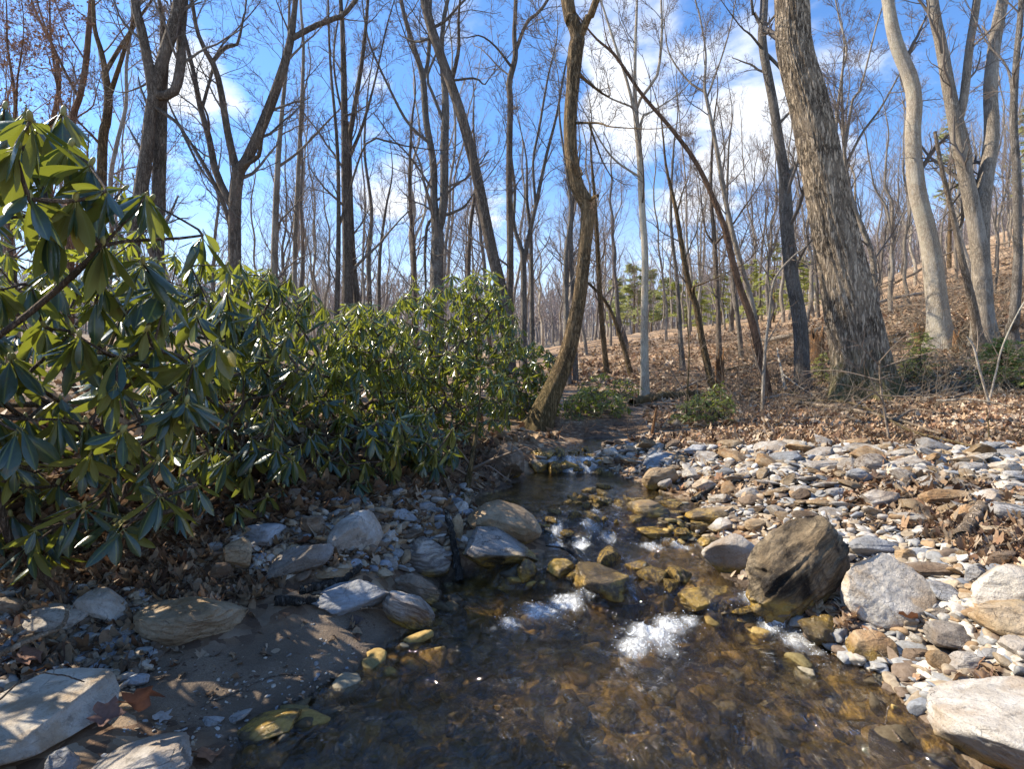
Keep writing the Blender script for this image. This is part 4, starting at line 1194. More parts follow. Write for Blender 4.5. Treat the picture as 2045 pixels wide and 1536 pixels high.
hero_tree('reddish tree with copper leaves still on at the far left', 11,
    [(140, 480, 15), (144, 257, 12), (160, 190, 11), (171, 130, 11), (178, 51, 10), (182, -5, 9)], [[(160, 190, 6), (120, 130, 5), (85, 60, 4), (60, 0, 3)], [(150, 240, 5), (110, 210, 4), (70, 120, 3), (20, 100, 2)]], 'red', 21, k=14, tw=(8, 6, 5, 3), lens=1.5, tone=(.19, .115, .08), leaves=.2, wob=.0, zmin=2.6)
hero_tree('forked brown tree between the copper leaved tree and the double trunk', 10.5,
    [(200, 520, 19), (205, 291, 17), (213, 240, 16), (216, 188, 14), (204, 110, 10), (190, 60, 8), (186, 0, 7)], [[(214, 150, 9), (214, 79, 8), (233, -5, 6)], [(218, 200, 10), (253, 137, 8), (287, 79, 6), (325, 10, 4)]], 'brown', 22, k=16, tw=(6, 6, 4, 3), lens=1.2, tone=(.17, .105, .075), leaves=.12, wob=.0, zmin=2.6)
hero_tree('low copper twigged tree behind the topmost rhododendron spray', 12, [(98, 480, 12), (103, 274, 10), (118, 171, 8), (108, 100, 6), (70, 20, 4)], [[(115, 180, 5), (125, 120, 4), (140, 60, 3)]], 'red', 23, k=12, tw=(8, 6, 5, 3), lens=1.3, tone=(.21, .12, .08), leaves=.28, wob=.0, zmin=2.4)
hero_tree('young copper leaved tree at the left frame edge', 10, [(20, 480, 10), (25, 300, 8), (30, 200, 6), (15, 90, 4)], [[(26, 280, 5), (60, 230, 4), (90, 190, 3)]], 'red', 24, k=10, tw=(9, 6, 5, 3), lens=1.2, tone=(.21, .12, .08), leaves=.3, wob=.0, zmin=2.2)
hero_tree('pale slender tree with airy forks beside the leaning reddish one', 12.5, [(1515, 690, 13), (1500, 600, 11), (1475, 513, 10), (1451, 411, 9), (1430, 291, 8), (1413, 205, 7), (1407, 172, 6), (1409, 103, 4), (1395, 20, 3), (1388, -5, 3)],
    [[(1407, 180, 5), (1379, 154, 4), (1345, 92, 3), (1338, 20, 2)], [(1412, 200, 4), (1440, 100, 3), (1452, 10, 2)]], 'lightgrey', 25, k=14, tw=(8, 5, 5, 2), lens=1.1, wob=.0, zmin=2.6)
hero_tree('pale many forked tree showing right of the huge furrowed trunk', 12.5, [(1752, 655, 15), (1748, 600, 13), (1742, 513, 11), (1722, 455, 10), (1704, 411, 10), (1690, 345, 9)],
    [[(1690, 340, 6), (1668, 262, 6), (1650, 200, 4)], [(1692, 345, 6), (1672, 270, 6), (1687, 137, 5), (1698, 90, 4), (1680, 0, 3)], [(1694, 330, 6), (1716, 270, 5), (1750, 220, 4), (1790, 140, 3)], [(1690, 300, 6), (1700, 200, 5), (1712, 180, 4), (1740, 60, 3)], [(1710, 420, 5), (1718, 340, 4), (1712, 300, 4), (1725, 200, 3)]],
    'lightgrey', 26, k=14, tw=(9, 6, 5, 2), lens=1.2, wob=.0, zmin=2.8)
hero_tree('straight brown tree on the slope between curved and pale trees', 13, [(1213, 760, 13), (1211, 740, 11), (1200, 617, 10), (1193, 490, 9), (1188, 400, 7), (1180, 300, 4)], [], 'brown', 27, k=14, tw=(9, 5, 4, 2), lens=.9, wob=.0, zmin=2.4)
hero_tree('thin tree bowed over to the left behind the straight pale one', 12.5, [(1264, 762, 13), (1258, 740, 11), (1241, 679, 9), (1214, 610, 7), (1176, 566, 5), (1150, 550, 3)], [], 'brown', 28, k=12, tw=(6, 4, 4, 1), lens=.6, wob=.0, zmin=1.9)
hero_tree('brown tree with a snapped splintered stem on the slope', 10.5, [(1424, 785, 16), (1420, 760, 14), (1403, 685, 13), (1390, 610, 12), (1379, 583, 12), (1365, 514, 10), (1350, 420, 8), (1330, 330, 5)], [[(1386, 600, 9), (1382, 575, 6), (1396, 570, 3)], [(1350, 430, 4), (1385, 360, 3)]], 'brown', 29, k=14, tw=(7, 5, 4, 2), lens=.8, wob=.0, zmin=2.4)
hero_tree('slender grey tree close left of the snapped brown one', 12.5, [(1364, 740, 10), (1358, 660, 9), (1352, 560, 8), (1340, 440, 6), (1345, 300, 4)], [], 'grey', 30, k=12, tw=(8, 5, 4, 2), lens=.9, wob=.0, zmin=2.4)
hero_tree('slim dark tree on the slope right of the snapped one', 13, [(1437, 725, 11), (1434, 617, 9), (1427, 480, 8), (1420, 380, 6), (1425, 250, 4)], [[(1427, 485, 5), (1412, 465, 4), (1405, 430, 3)], [(1428, 488, 5), (1445, 462, 4), (1452, 440, 3)]], 'dark', 31, k=12, tw=(8, 5, 4, 2), lens=.9, wob=.0, zmin=2.4)
hero_tree('slim grey tree in front of the green hemlocks', 13.5, [(1482, 728, 10), (1475, 650, 9), (1461, 531, 8), (1452, 430, 6), (1455, 300, 4)], [], 'grey', 32, k=12, tw=(8, 5, 4, 2), lens=.9, wob=.0, zmin=2.4)
hero_tree('tall dark tree half hidden by the curved tree', 11.5, [(1136, 760, 11), (1132, 640, 10), (1130, 520, 9), (1140, 420, 8), (1130, 330, 5), (1118, 240, 4)], [], 'grey', 33, k=12, tw=(7, 5, 4, 2), lens=1.0, wob=.0, zmin=2.2, stems=[[(1150, 760, 10), (1146, 600, 9), (1140, 480, 8), (1147, 380, 5)]])
hero_tree('spindly grey tree in the gap over the low middle shrubs', 13, [(740, 650, 10), (736, 520, 9), (742, 420, 7), (728, 300, 5), (735, 180, 3)], [], 'grey', 34, k=10, tw=(9, 5, 4, 2), lens=.9, wob=.0, zmin=2.4, stems=[[(757, 650, 8), (758, 520, 7), (770, 420, 5)]])
hero_tree('spindly dark tree left of the low forking one', 13.5, [(830, 640, 10), (826, 500, 9), (818, 380, 7), (822, 250, 5)], [], 'dark', 35, k=10, tw=(9, 5, 4, 2), lens=.9, wob=.0, zmin=2.4, stems=[[(935, 640, 9), (938, 470, 8), (952, 350, 6), (945, 250, 4)]])

# ------------------------------------------------------------------ woods further off: copies of eight bare trees
def make_proto(i):
    r = np.random.default_rng(400 + i)
    H = r.uniform(9.5, 14); rad = r.uniform(.06, .115)
    n = 14
    p = np.zeros((n, 3)); p[:, 2] = np.linspace(-.3, H, n)
    lean = r.normal(0, .035, 2)
    p[:, :2] = np.cumsum(r.normal(0, .10, (n, 2)), 0) + lean * p[:, 2:3]
    p[0, :2] = 0; p[1, :2] *= .2
    Rr = rad * np.linspace(1.15, .18, n)
    bark = ['lightgrey', 'lightgrey', 'grey', 'pale', 'grey', 'lightgrey', 'grey', 'lightgrey'][i]
    root = empty('bare_tree', (0, 0, 0), 'slender bare tree', 'tree')
    t = MB(); big_tube(t, *resamp(p, Rr, 40), 8, .06, 40 + i)
    paths, radii = [p], [Rr]
    if i % 3 == 0:
        q = p[5:].copy(); q[:, 0] += np.linspace(0, 1.8, len(q)) ** 1.2; q[:, 2] -= .2
        paths.append(q); radii.append(Rr[5:] * .75)
        big_tube(t, *resamp(q, Rr[5:] * .75, 24), 7, .06, 60 + i)
    tr = t.build('trunk', BK[bark], root, attr=False)
    m = MB()
    tone = [(.20, .172, .15), (.24, .205, .175), (.21, .17, .15), (.28, .24, .20), (.21, .165, .135), (.26, .205, .18), (.17, .148, .13), (.21, .18, .155)][i]
    P0 = np.array([resamp(a, b, 14)[0] for a, b in zip(paths, radii)]); R0 = np.array([resamp(a, b, 14)[1] for a, b in zip(paths, radii)])
    P1, R1, L1 = grow(P0, R0, 17, .28, 1, 3.0, .62, .7, 8, .34, .0055, r, .6, .12)
    add_tubes(m, P1, R1, 4, tone, r)
    P2, R2, L2 = grow(P1, R1, 6, .2, 1, L1 * .48, .7, .5, 6, .5, .004, r, .45, .15)
    add_tubes(m, P2, R2, 3, tone, r)
    P3_, R3, L3 = grow(P2, R2, 5, .15, 1, L2 * .5, .75, .4, 4, .6, .0032, r, .4, .17, .6)
    add_tubes(m, P3_, R3, 3, np.array(tone) * 1.1 + [.012, .0, .0], r)
    cr = m.build('crown', M_TWIG, root)
    return root, tr, cr
PROTOS = [make_proto(i) for i in range(8)]
used_proto = set()
def place_tree(x, y, label, group, s=1.0, kind=None):
    k = int(rng.integers(8)) if kind is None else kind
    root, tr, cr = PROTOS[k]
    if k in used_proto:
        r2 = root.copy(); COL.objects.link(r2)
        for c in (tr, cr):
            c2 = c.copy(); COL.objects.link(c2); c2.parent = r2
    else:
        r2 = root; used_proto.add(k)
    z = float(hterr(np.array([x]), np.array([y]))[0])
    r2.location = (x, y, z - .05)
    r2.rotation_euler = (rng.normal(0, .03), rng.normal(0, .035), rng.uniform(0, 6.28))
    r2.scale = (s, s, s * rng.uniform(.9, 1.15))
    tag(r2, label, 'tree', group)
spots = []
def wood(n, pxr, yr, label, group, smin=.7, smax=1.1, sep=1.1):
    got = tries = 0
    while got < n and tries < n * 40:
        tries += 1
        Y = math.exp(rng.uniform(math.log(yr[0]), math.log(yr[1]))); px = rng.uniform(*pxr)
        x = (px - CX) / F * Y
        if any((x - a) ** 2 + (Y - b) ** 2 < (sep * min(1, Y / 20 + .3)) ** 2 for a, b in spots): continue
        spots.append((x, Y)); got += 1
        place_tree(x, Y, label, group, rng.uniform(smin, smax))
wood(22, (-120, 640), (16, 30), 'slender bare tree in the woods behind the dense rhododendron thicket', 'bare trees behind the rhododendron thicket', .6, 1.0)
wood(22, (560, 1140), (18, 32), 'slender bare tree on the valley floor beyond the tallest rhododendron', 'bare trees on the valley floor', .6, 1.0)
wood(44, (1130, 1660), (18, 36), 'slender bare tree on the leafy slope beyond the straight pale tree', 'bare trees on the leafy slope', .5, .8)
wood(46, (1650, 2150), (16, 40), 'slender bare tree high on the slope behind the pale bent trunk', 'bare trees high on the slope', .4, .7)
wood(46, (-150, 1150), (34, 62), 'distant bare tree low on the far side of the valley', 'distant bare trees across the valley', .5, .85)
wood(34, (1150, 2200), (38, 64), 'distant bare tree on the hillside skyline', 'distant bare trees on the skyline', .45, .7)

# the far ridge, too thick with trees to count
def build_ridge():
    r = np.random.default_rng(5)
    m = MB()
    n = 3600
    Y = r.uniform(62, 128, n); px = r.uniform(-350, 2400, n)
    x = (px - CX) / F * Y
    z = hterr(x, Y)
    H = r.uniform(5.5, 10, n)
    P = np.stack([np.stack([x + r.normal(0, .15, n) * k, Y, z + H * k / 4], -1) for k in range(5)], 1)
    Rr = np.repeat(r.uniform(.08, .15, n)[:, None], 5, 1) * np.linspace(1, .3, 5)
    add_tubes(m, P, Rr, 3, (.34, .30, .27), r)
    P1, R1, L1 = grow(P, Rr, 9, .25, 1, H * .27, .6, .6, 4, .5, .03, r, .5, .12)
    add_tubes(m, P1, R1, 3, (.34, .285, .26), r)
    P2, R2, L2 = grow(P1, R1, 4, .2, 1, L1 * .5, .7, .4, 3, .7, .022, r, .4, .15)
    add_tubes(m, P2, R2, 3, (.36, .29, .27), r)
    tag(m.build('distant_woods', M_TWIG), 'bare woods covering the far ridge', 'woods', None, 'stuff')
build_ridge()

# ------------------------------------------------------------------ broad evergreen leaves
def leaf_material(name, top1, top2, under, trans, rough=.33, tr=.32):
    t = NT(name)
    c = t.sepc(t.attr('tint'))          # r: across the blade (0 midrib .. 1 edge), g: per leaf random, b: along
    p = t.pos()
    top = t.mix(c[1], top1, top2)
    top = t.mix(t.rng(t.noise(p, 60, 3), .4, .65, 0, .4), top, tuple(x * .7 for x in top1))
    top = t.mix(t.rng(c[0], .16, .02), top, (.16, .19, .06))
    un = t.mix(t.rng(c[0], .16, .02), under, (.26, .27, .10))
    un = t.mix(c[1], un, tuple(x * .75 for x in under))
    yel = t.math('GREATER_THAN', c[1], .955)
    top = t.mix(yel, top, (.22, .17, .02)); un = t.mix(yel, un, (.3, .22, .04))
    spot = t.math('MULTIPLY', t.rng(t.noise(p, 38, 4, .6), .60, .66), t.math('GREATER_THAN', c[1], .5))
    top = t.mix(t.math('MULTIPLY', spot, .8), top, (.13, .085, .03)); un = t.mix(t.math('MULTIPLY', spot, .8), un, (.17, .11, .05))
    bf = t.n('NewGeometry', out='Backfacing')
    col = t.mix(bf, top, un)
    nn = t.bump(t.noise(p, 110, 3), .25, .004)
    s = t.bsdf(col, t.mixf(bf, rough, .6), nn, t.mixf(bf, .8, .25))
    tl = t.n('BsdfTranslucent', {'Color': trans, 'Normal': nn})
    return t.out(t.n('MixShader', {0: tr, 1: s, 2: tl}))
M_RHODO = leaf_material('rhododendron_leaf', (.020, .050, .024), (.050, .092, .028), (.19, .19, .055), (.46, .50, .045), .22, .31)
M_RHODO2 = leaf_material('rhododendron_leaf_shaded', (.022, .052, .040), (.04, .08, .05), (.22, .21, .065), (.34, .38, .04), .28, .24)  # leaf copy with shade and bluish sky sheen put into its colours
M_SHRUB = leaf_material('small_shrub_leaf', (.06, .095, .018), (.14, .17, .03), (.16, .18, .05), (.42, .48, .05), .4, .38)

def leaf_template(nl, nw=3, w=.175):
    """blade of unit length along +x, rolled down at the edges and arching"""
    u = np.linspace(0, 1, nl)
    half = w * np.sin(np.pi * np.clip(u, 0, 1) ** 1.2) ** .8
    half[0] = .012; half[-1] = .004
    s = np.linspace(-1, 1, nw)
    X = np.repeat(u[:, None], nw, 1); Yv = half[:, None] * s[None]
    Z = -.10 * u[:, None] ** 2 * 1.6 - .35 * np.abs(Yv) ** 1.0 * (np.abs(s)[None]) + .0
    idx = np.arange(nl * nw).reshape(nl, nw)
    q = np.stack([idx[:-1, :-1], idx[1:, :-1], idx[1:, 1:], idx[:-1, 1:]], -1).reshape(-1, 4)
    return np.stack([X, Yv, Z], -1).reshape(-1, 3), q, np.repeat(np.abs(s)[None], nl, 0).ravel(), X.ravel()
LT_HI = leaf_template(9, 5); LT_MID = leaf_template(6, 3); LT_LO = leaf_template(4, 3)

def add_leaves(m, base, direc, length, roll, r, templ, bend=None, width=None):
    """many leaves at once: base points, unit directions, lengths"""
    tv, tq, tc, tu = templ
    n = len(base)
    x = nrm(direc)
    upv = np.array([0, 0, 1.]) + 0 * x
    y = nrm(np.cross(upv, x) + 1e-6)
    z = np.cross(x, y)
    cr, sr = np.cos(roll)[:, None], np.sin(roll)[:, None]
    y, z = y * cr + z * sr, z * cr - y * sr
    if bend is None: bend = r.uniform(.3, 1.7, n)
    if width is None: width = r.uniform(.8, 1.15, n)
    L = length[:, None, None]
    v = base[:, None] + L * (x[:, None] * tv[None, :, 0:1] + y[:, None] * (tv[None, :, 1:2] * width[:, None, None]) + z[:, None] * (tv[None, :, 2:3] * bend[:, None, None]))
    q = (tq[None] + (np.arange(n) * len(tv))[:, None, None]).reshape(-1, 4)
    rnd = r.uniform(0, 1, n)
    c = np.stack([np.tile(tc, n), np.repeat(rnd, len(tv)), np.tile(tu, n), np.ones(n * len(tv))], -1)
    m.add(v.reshape(-1, 3), q, None, c)

M_STEM = bark_material('rhododendron_stem', (.075, .05, .034), (.20, .145, .105), .5, 1.6, .1)
M_BUD = NT('bud'); M_BUD = M_BUD.out(M_BUD.bsdf((.30, .27, .09), .5))

def skeleton(pts, base, r, rmin=.0035, gain=.36, seg=5, sag=.08):
    """branches joining all the whorls back to the foot of the shrub"""
    order = np.argsort(np.linalg.norm(pts - base, axis=1))
    nodes = [np.asarray(base, float)]; par = [-1]
    for i in order:
        p = pts[i]
        N = np.array(nodes)
        d = np.linalg.norm(N - p, axis=1)
        db = np.linalg.norm(N - base, axis=1)
        cost = d + .30 * db
        if len(nodes) < 5: k = 0 if len(nodes) == 1 else int(np.argmin(cost))
        else: k = int(np.argmin(cost))
        if d[k] > .45:
            nseg = int(d[k] / .3)
            last = k
            for s in range(1, nseg + 1):
                t = s / (nseg + 1)
                mp = N[k] * (1 - t) + p * t + r.normal(0, .035, 3) - [0, 0, sag * math.sin(math.pi * t) * d[k]]
                nodes.append(mp); par.append(last); last = len(nodes) - 1
            nodes.append(p); par.append(last)
        else:
            nodes.append(p); par.append(k)
    n = len(nodes)
    cnt = np.ones(n)
    for i in range(n - 1, 0, -1): cnt[par[i]] += cnt[i]
    N = np.array(nodes)
    P, Rr = [], []
    for i in range(1, n):
        a, b = N[par[i]], N[i]
        g = N[par[par[i]]] if par[par[i]] >= 0 else a - [0, 0, .2]
        t0 = (b - g) * .35; t1 = (b - a) * .8 + [0, 0, .03]
        t = np.linspace(0, 1, seg)[:, None]
        h = (2 * t ** 3 - 3 * t ** 2 + 1) * a + (t ** 3 - 2 * t ** 2 + t) * t0 + (-2 * t ** 3 + 3 * t ** 2) * b + (t ** 3 - t ** 2) * t1
        P.append(h)
        ra = rmin * max(1, cnt[par[i]]) ** gain; rb = rmin * max(1, cnt[i]) ** gain
        Rr.append(np.linspace(min(ra, rb * 1.35), rb, seg))
    return np.array(P), np.array(Rr)

def shrub(label, poly, yr, n, leaf, seed, base=None, mat=None, templ=None, per=(7, 12), droop=(10, 62), name='rhododendron', cat='shrub', world=None, buds=.7, front=.55, zmin=.06, extra=(), group=None, width=1.0, tipdir=None, stemr=.0035):
    r = np.random.default_rng(seed)
    pts = []
    if world is None:
        P = np.array(poly, float); lo, hi = P.min(0), P.max(0)
        while len(pts) < n:
            a = r.uniform(lo, hi, (n * 3, 2)); a = a[in_poly(a[:, 0], a[:, 1], poly)]
            Y = yr[0] + (yr[1] - yr[0]) * r.uniform(0, 1, len(a)) ** (1 / front if front < 1 else 1)
            w = P3(a[:, 0], a[:, 1], Y)
            ok = w[:, 2] > hterr(w[:, 0], w[:, 1], False) + zmin
            pts += list(w[ok])
        pts = np.array(pts[:n])
    else:
        (x0, x1), (y0, y1), (z0, z1) = world
        pts = np.stack([r.uniform(x0, x1, n), r.uniform(y0, y1, n), r.uniform(z0, z1, n)], -1)
    for e in extra:
        pts = np.vstack([pts, P3(e[0], e[1], e[2])[None]])
    up_ = r.uniform(size=len(pts)) < .14
    pts[up_, 2] += r.uniform(0, 1.4 * leaf, up_.sum())
    # keep whorls apart
    keep = []
    md = leaf * .55
    for i in range(len(pts) - 1, -1, -1):
        if all(((pts[i] - pts[j]) ** 2).sum() > md * md for j in keep): keep.append(i)
    pts = pts[keep]
    ctr = pts.mean(0)
    if base is None:
        bx, by = ctr[0] + r.normal(0, .1), pts[:, 1].mean() + .2
    else:
        bx, by = base
    bz = float(hterr(np.array([bx]), np.array([by]))[0]) - .05
    b = np.array([bx, by, bz])
    root = empty(name, tuple(b), label, cat, group)
    st = MB()
    sp, sr = skeleton(pts, b, r, stemr)
    add_tubes(st, sp, sr, 6 if templ is not LT_LO else 4, (1, 1, 1), r, 0)
    so = st.build('branches', M_STEM, root); shift(so, root)
    # leaves, in whorls
    lv = MB(); bd = MB()
    cnt = r.integers(per[0], per[1] + 1, len(pts))
    out = pts - ctr; out[:, 2] = np.abs(out[:, 2]) * .6 + .35 * np.linalg.norm(out, axis=1) + .02
    ax = nrm(nrm(out) * .55 + np.array([0, 0, .75]) + r.normal(0, .22, pts.shape))
    B, D, L, RO = [], [], [], []
    for k in range(len(pts)):
        a = ax[k]
        u = nrm(np.cross(a, [0.3, .1, 1.0]) + 1e-5); w = np.cross(a, u)
        c = cnt[k]
        ph = r.uniform(0, 6.28) + np.arange(c) * 2 * np.pi / c + r.normal(0, .22, c)
        dr = np.radians(r.uniform(*droop)) + np.radians(r.normal(0, 12, c))
        d = (np.cos(ph)[:, None] * u + np.sin(ph)[:, None] * w) * np.cos(dr)[:, None] - a * np.sin(dr)[:, None]
        d[:, 2] -= .12
        d = nrm(d)
        B.append(pts[k] + a * r.uniform(-.1, .12, c)[:, None] * leaf + d * leaf * .10); D.append(d); L.append(leaf * r.uniform(.7, 1.1) * r.uniform(.55, 1.15, c)); RO.append(r.normal(0, .55, c))
    B, D, L, RO = np.vstack(B), np.vstack(D), np.r_[tuple(L)], np.r_[tuple(RO)]
    add_leaves(lv, B, D, L, RO, r, templ or LT_MID, None, r.uniform(.7, 1.15, len(B)) * width)
    # leaf stalks
    pt = np.stack([B - D * leaf * .13 + [0, 0, .004], B + D * leaf * .02], 1)
    n0 = len(lv.q)
    add_tubes(lv, pt, np.full(pt.shape[:2], leaf * .011), 3, (.5, .6, .2), r, 0)
    if buds:
        v, t = ico(2)
        for k in np.nonzero(r.uniform(size=len(pts)) < buds)[0]:
            m_ = v * np.array([.045, .045, .10]) * leaf * 1.2
            a = ax[k]; u = nrm(np.cross(a, [1, .2, 0])); w = np.cross(a, u)
            lv.add(pts[k] + a * leaf * .08 + m_[:, 0:1] * u + m_[:, 1:2] * w + m_[:, 2:3] * a, None, t, None, 1)
    for i in range(n0, len(lv.mq)): lv.mq[i][:] = 1
    lo = lv.build('foliage', [mat or M_RHODO, M_BUD], root); shift(lo, root)
    return root

HI, MI, LO = LT_HI, LT_MID, LT_LO
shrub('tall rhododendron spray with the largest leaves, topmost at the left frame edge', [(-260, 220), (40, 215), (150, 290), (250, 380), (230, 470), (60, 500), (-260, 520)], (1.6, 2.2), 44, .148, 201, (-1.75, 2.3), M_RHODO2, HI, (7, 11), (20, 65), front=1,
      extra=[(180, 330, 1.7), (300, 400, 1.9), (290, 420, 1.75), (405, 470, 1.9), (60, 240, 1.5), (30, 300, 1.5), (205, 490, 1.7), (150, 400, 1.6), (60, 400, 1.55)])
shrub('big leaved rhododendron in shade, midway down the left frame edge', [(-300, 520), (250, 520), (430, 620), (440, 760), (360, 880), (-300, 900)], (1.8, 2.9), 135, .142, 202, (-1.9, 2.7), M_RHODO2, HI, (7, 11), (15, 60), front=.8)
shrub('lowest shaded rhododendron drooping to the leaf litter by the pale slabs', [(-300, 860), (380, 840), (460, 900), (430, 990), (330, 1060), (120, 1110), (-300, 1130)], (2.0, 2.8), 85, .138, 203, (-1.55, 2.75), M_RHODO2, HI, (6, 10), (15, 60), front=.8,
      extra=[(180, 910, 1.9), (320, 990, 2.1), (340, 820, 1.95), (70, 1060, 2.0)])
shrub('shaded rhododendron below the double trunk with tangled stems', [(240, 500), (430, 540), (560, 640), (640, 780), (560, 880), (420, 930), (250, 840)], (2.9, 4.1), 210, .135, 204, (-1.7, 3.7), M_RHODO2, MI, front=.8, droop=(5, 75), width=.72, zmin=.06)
shrub('rhododendron with glossy sunlit leaves in front of the many stemmed tree', [(440, 520), (590, 545), (650, 610), (720, 680), (730, 820), (660, 930), (520, 900), (430, 720)], (3.5, 4.9), 250, .13, 205, (-1.75, 4.3), M_RHODO, MI, front=.8, droop=(10, 80), width=.62, zmin=.06)
shrub('rhododendron with drooping glossy leaves below the dark clump of stems', [(650, 620), (740, 600), (800, 650), (850, 760), (840, 890), (760, 940), (680, 900), (640, 760)], (4.0, 5.3), 260, .128, 206, (-1.1, 4.8), M_RHODO, MI, front=.8, droop=(10, 80), width=.62, zmin=.06)
shrub('tallest sunlit rhododendron rising before the leaning trunk', [(775, 610), (840, 565), (910, 560), (985, 535), (1010, 600), (1055, 650), (1020, 720), (900, 740), (790, 700)], (5.1, 6.4), 290, .12, 207, (-.55, 6.0), M_RHODO, MI, front=.8, droop=(5, 70), width=.68)
shrub('lower rhododendron mound in front of the tallest one, over the big speckled boulders', [(770, 690), (960, 710), (1030, 760), (1020, 850), (950, 890), (800, 905), (750, 820)], (4.7, 6.0), 320, .118, 208, (-.6, 5.6), M_RHODO, MI, front=.8, droop=(0, 75), width=.66, zmin=.06)
shrub('fine leaved rhododendron between the leaning trunk and the curved tree', [(1000, 680), (1090, 690), (1125, 750), (1110, 850), (1030, 870), (990, 800)], (6.6, 7.8), 300, .10, 209, (.35, 7.3), M_RHODO, LO, front=.9)
shrub('far rhododendron mass showing over the shaded leaves at the left', [(-300, 400), (180, 420), (300, 470), (450, 530), (430, 640), (-300, 640)], (3.6, 5.4), 210, .13, 210, (-3.6, 4.8), M_RHODO, MI, front=1, droop=(10, 75), width=.8)
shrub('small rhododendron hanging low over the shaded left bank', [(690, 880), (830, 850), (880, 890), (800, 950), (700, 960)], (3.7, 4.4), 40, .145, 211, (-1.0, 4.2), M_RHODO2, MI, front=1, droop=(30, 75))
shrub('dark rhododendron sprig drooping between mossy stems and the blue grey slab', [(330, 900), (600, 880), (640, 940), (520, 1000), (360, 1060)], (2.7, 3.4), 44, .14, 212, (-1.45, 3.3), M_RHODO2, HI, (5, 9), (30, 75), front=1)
shrub('rhododendron thicket behind the mounds, seen in gaps under the trees', [(420, 560), (640, 600), (800, 630), (1000, 690), (1000, 800), (420, 800)], (5.6, 8.0), 200, .14, 213, (-2.2, 6.8), M_RHODO, LO, front=1)
shrub('tall rhododendron beyond the frame edge casting shade on the sand', None, None, 190, .165, 214, (-3.0, 1.0), M_RHODO2, MI, world=((-3.6, -2.1), (-.4, 2.2), (.5, 2.1)))
shrub('tall shady rhododendron beside the camera, hardly in the picture', None, None, 150, .165, 215, (-3.2, -.6), M_RHODO2, MI, world=((-4.4, -2.5), (-1.6, 1.0), (.6, 2.5)))
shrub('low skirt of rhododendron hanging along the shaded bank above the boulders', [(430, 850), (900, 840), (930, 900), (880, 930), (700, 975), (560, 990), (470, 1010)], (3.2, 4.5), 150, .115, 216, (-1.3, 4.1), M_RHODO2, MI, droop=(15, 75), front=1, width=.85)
# small leaved shrubs
shrub('round green shrub on the far bank between curved tree and pale tree', [(1125, 800), (1170, 770), (1230, 780), (1262, 820), (1240, 858), (1130, 865)], (7.2, 8.3), 230, .085, 221, (.85, 7.8), M_SHRUB, LO, (5, 9), (-10, 50), 'green_shrub', front=1, buds=0, zmin=.03)
shrub('thin green shrub at the foot of the slope above the round one', [(1150, 760), (1200, 740), (1290, 770), (1262, 800), (1180, 800)], (8.6, 9.6), 90, .08, 222, (1.4, 9.2), M_SHRUB, LO, (4, 8), (-10, 50), 'green_shrub', front=1, buds=0, zmin=.03)
shrub('yellow green shrub with trailing stems at the edge of the gravel bar', [(1325, 850), (1380, 790), (1440, 775), (1470, 810), (1455, 855), (1400, 880), (1335, 880)], (6.3, 7.4), 190, .075, 223, (2.35, 6.9), M_SHRUB, LO, (5, 9), (-20, 50), 'green_shrub', front=1, buds=0, zmin=.03, width=.8)
shrub('dark low evergreen shrub in the shadow behind the huge furrowed trunk', [(1800, 720), (1850, 705), (1870, 760), (1850, 790), (1790, 780)], (8.4, 9.2), 110, .06, 224, (6.2, 8.9), M_RHODO, LO, (6, 10), (-20, 40), 'green_shrub', front=1, buds=0, zmin=.02, width=.6)

# ------------------------------------------------------------------ hemlock and pine: needle sprays
def needle_material(name, a, b, tr):
    t = NT(name)
    c = t.sepc(t.attr('tint'))
    col = t.mix(c[1], a, b)
    s = t.bsdf(col, .6, None, .25)
    return t.out(t.n('MixShader', {0: .25, 1: s, 2: t.n('BsdfTranslucent', {'Color': tr})}))
M_HEM = needle_material('hemlock_needles', (.20, .24, .06), (.38, .40, .11), (.62, .64, .15))
M_PINE = needle_material('pine_needles', (.20, .23, .09), (.34, .35, .14), (.55, .55, .16))

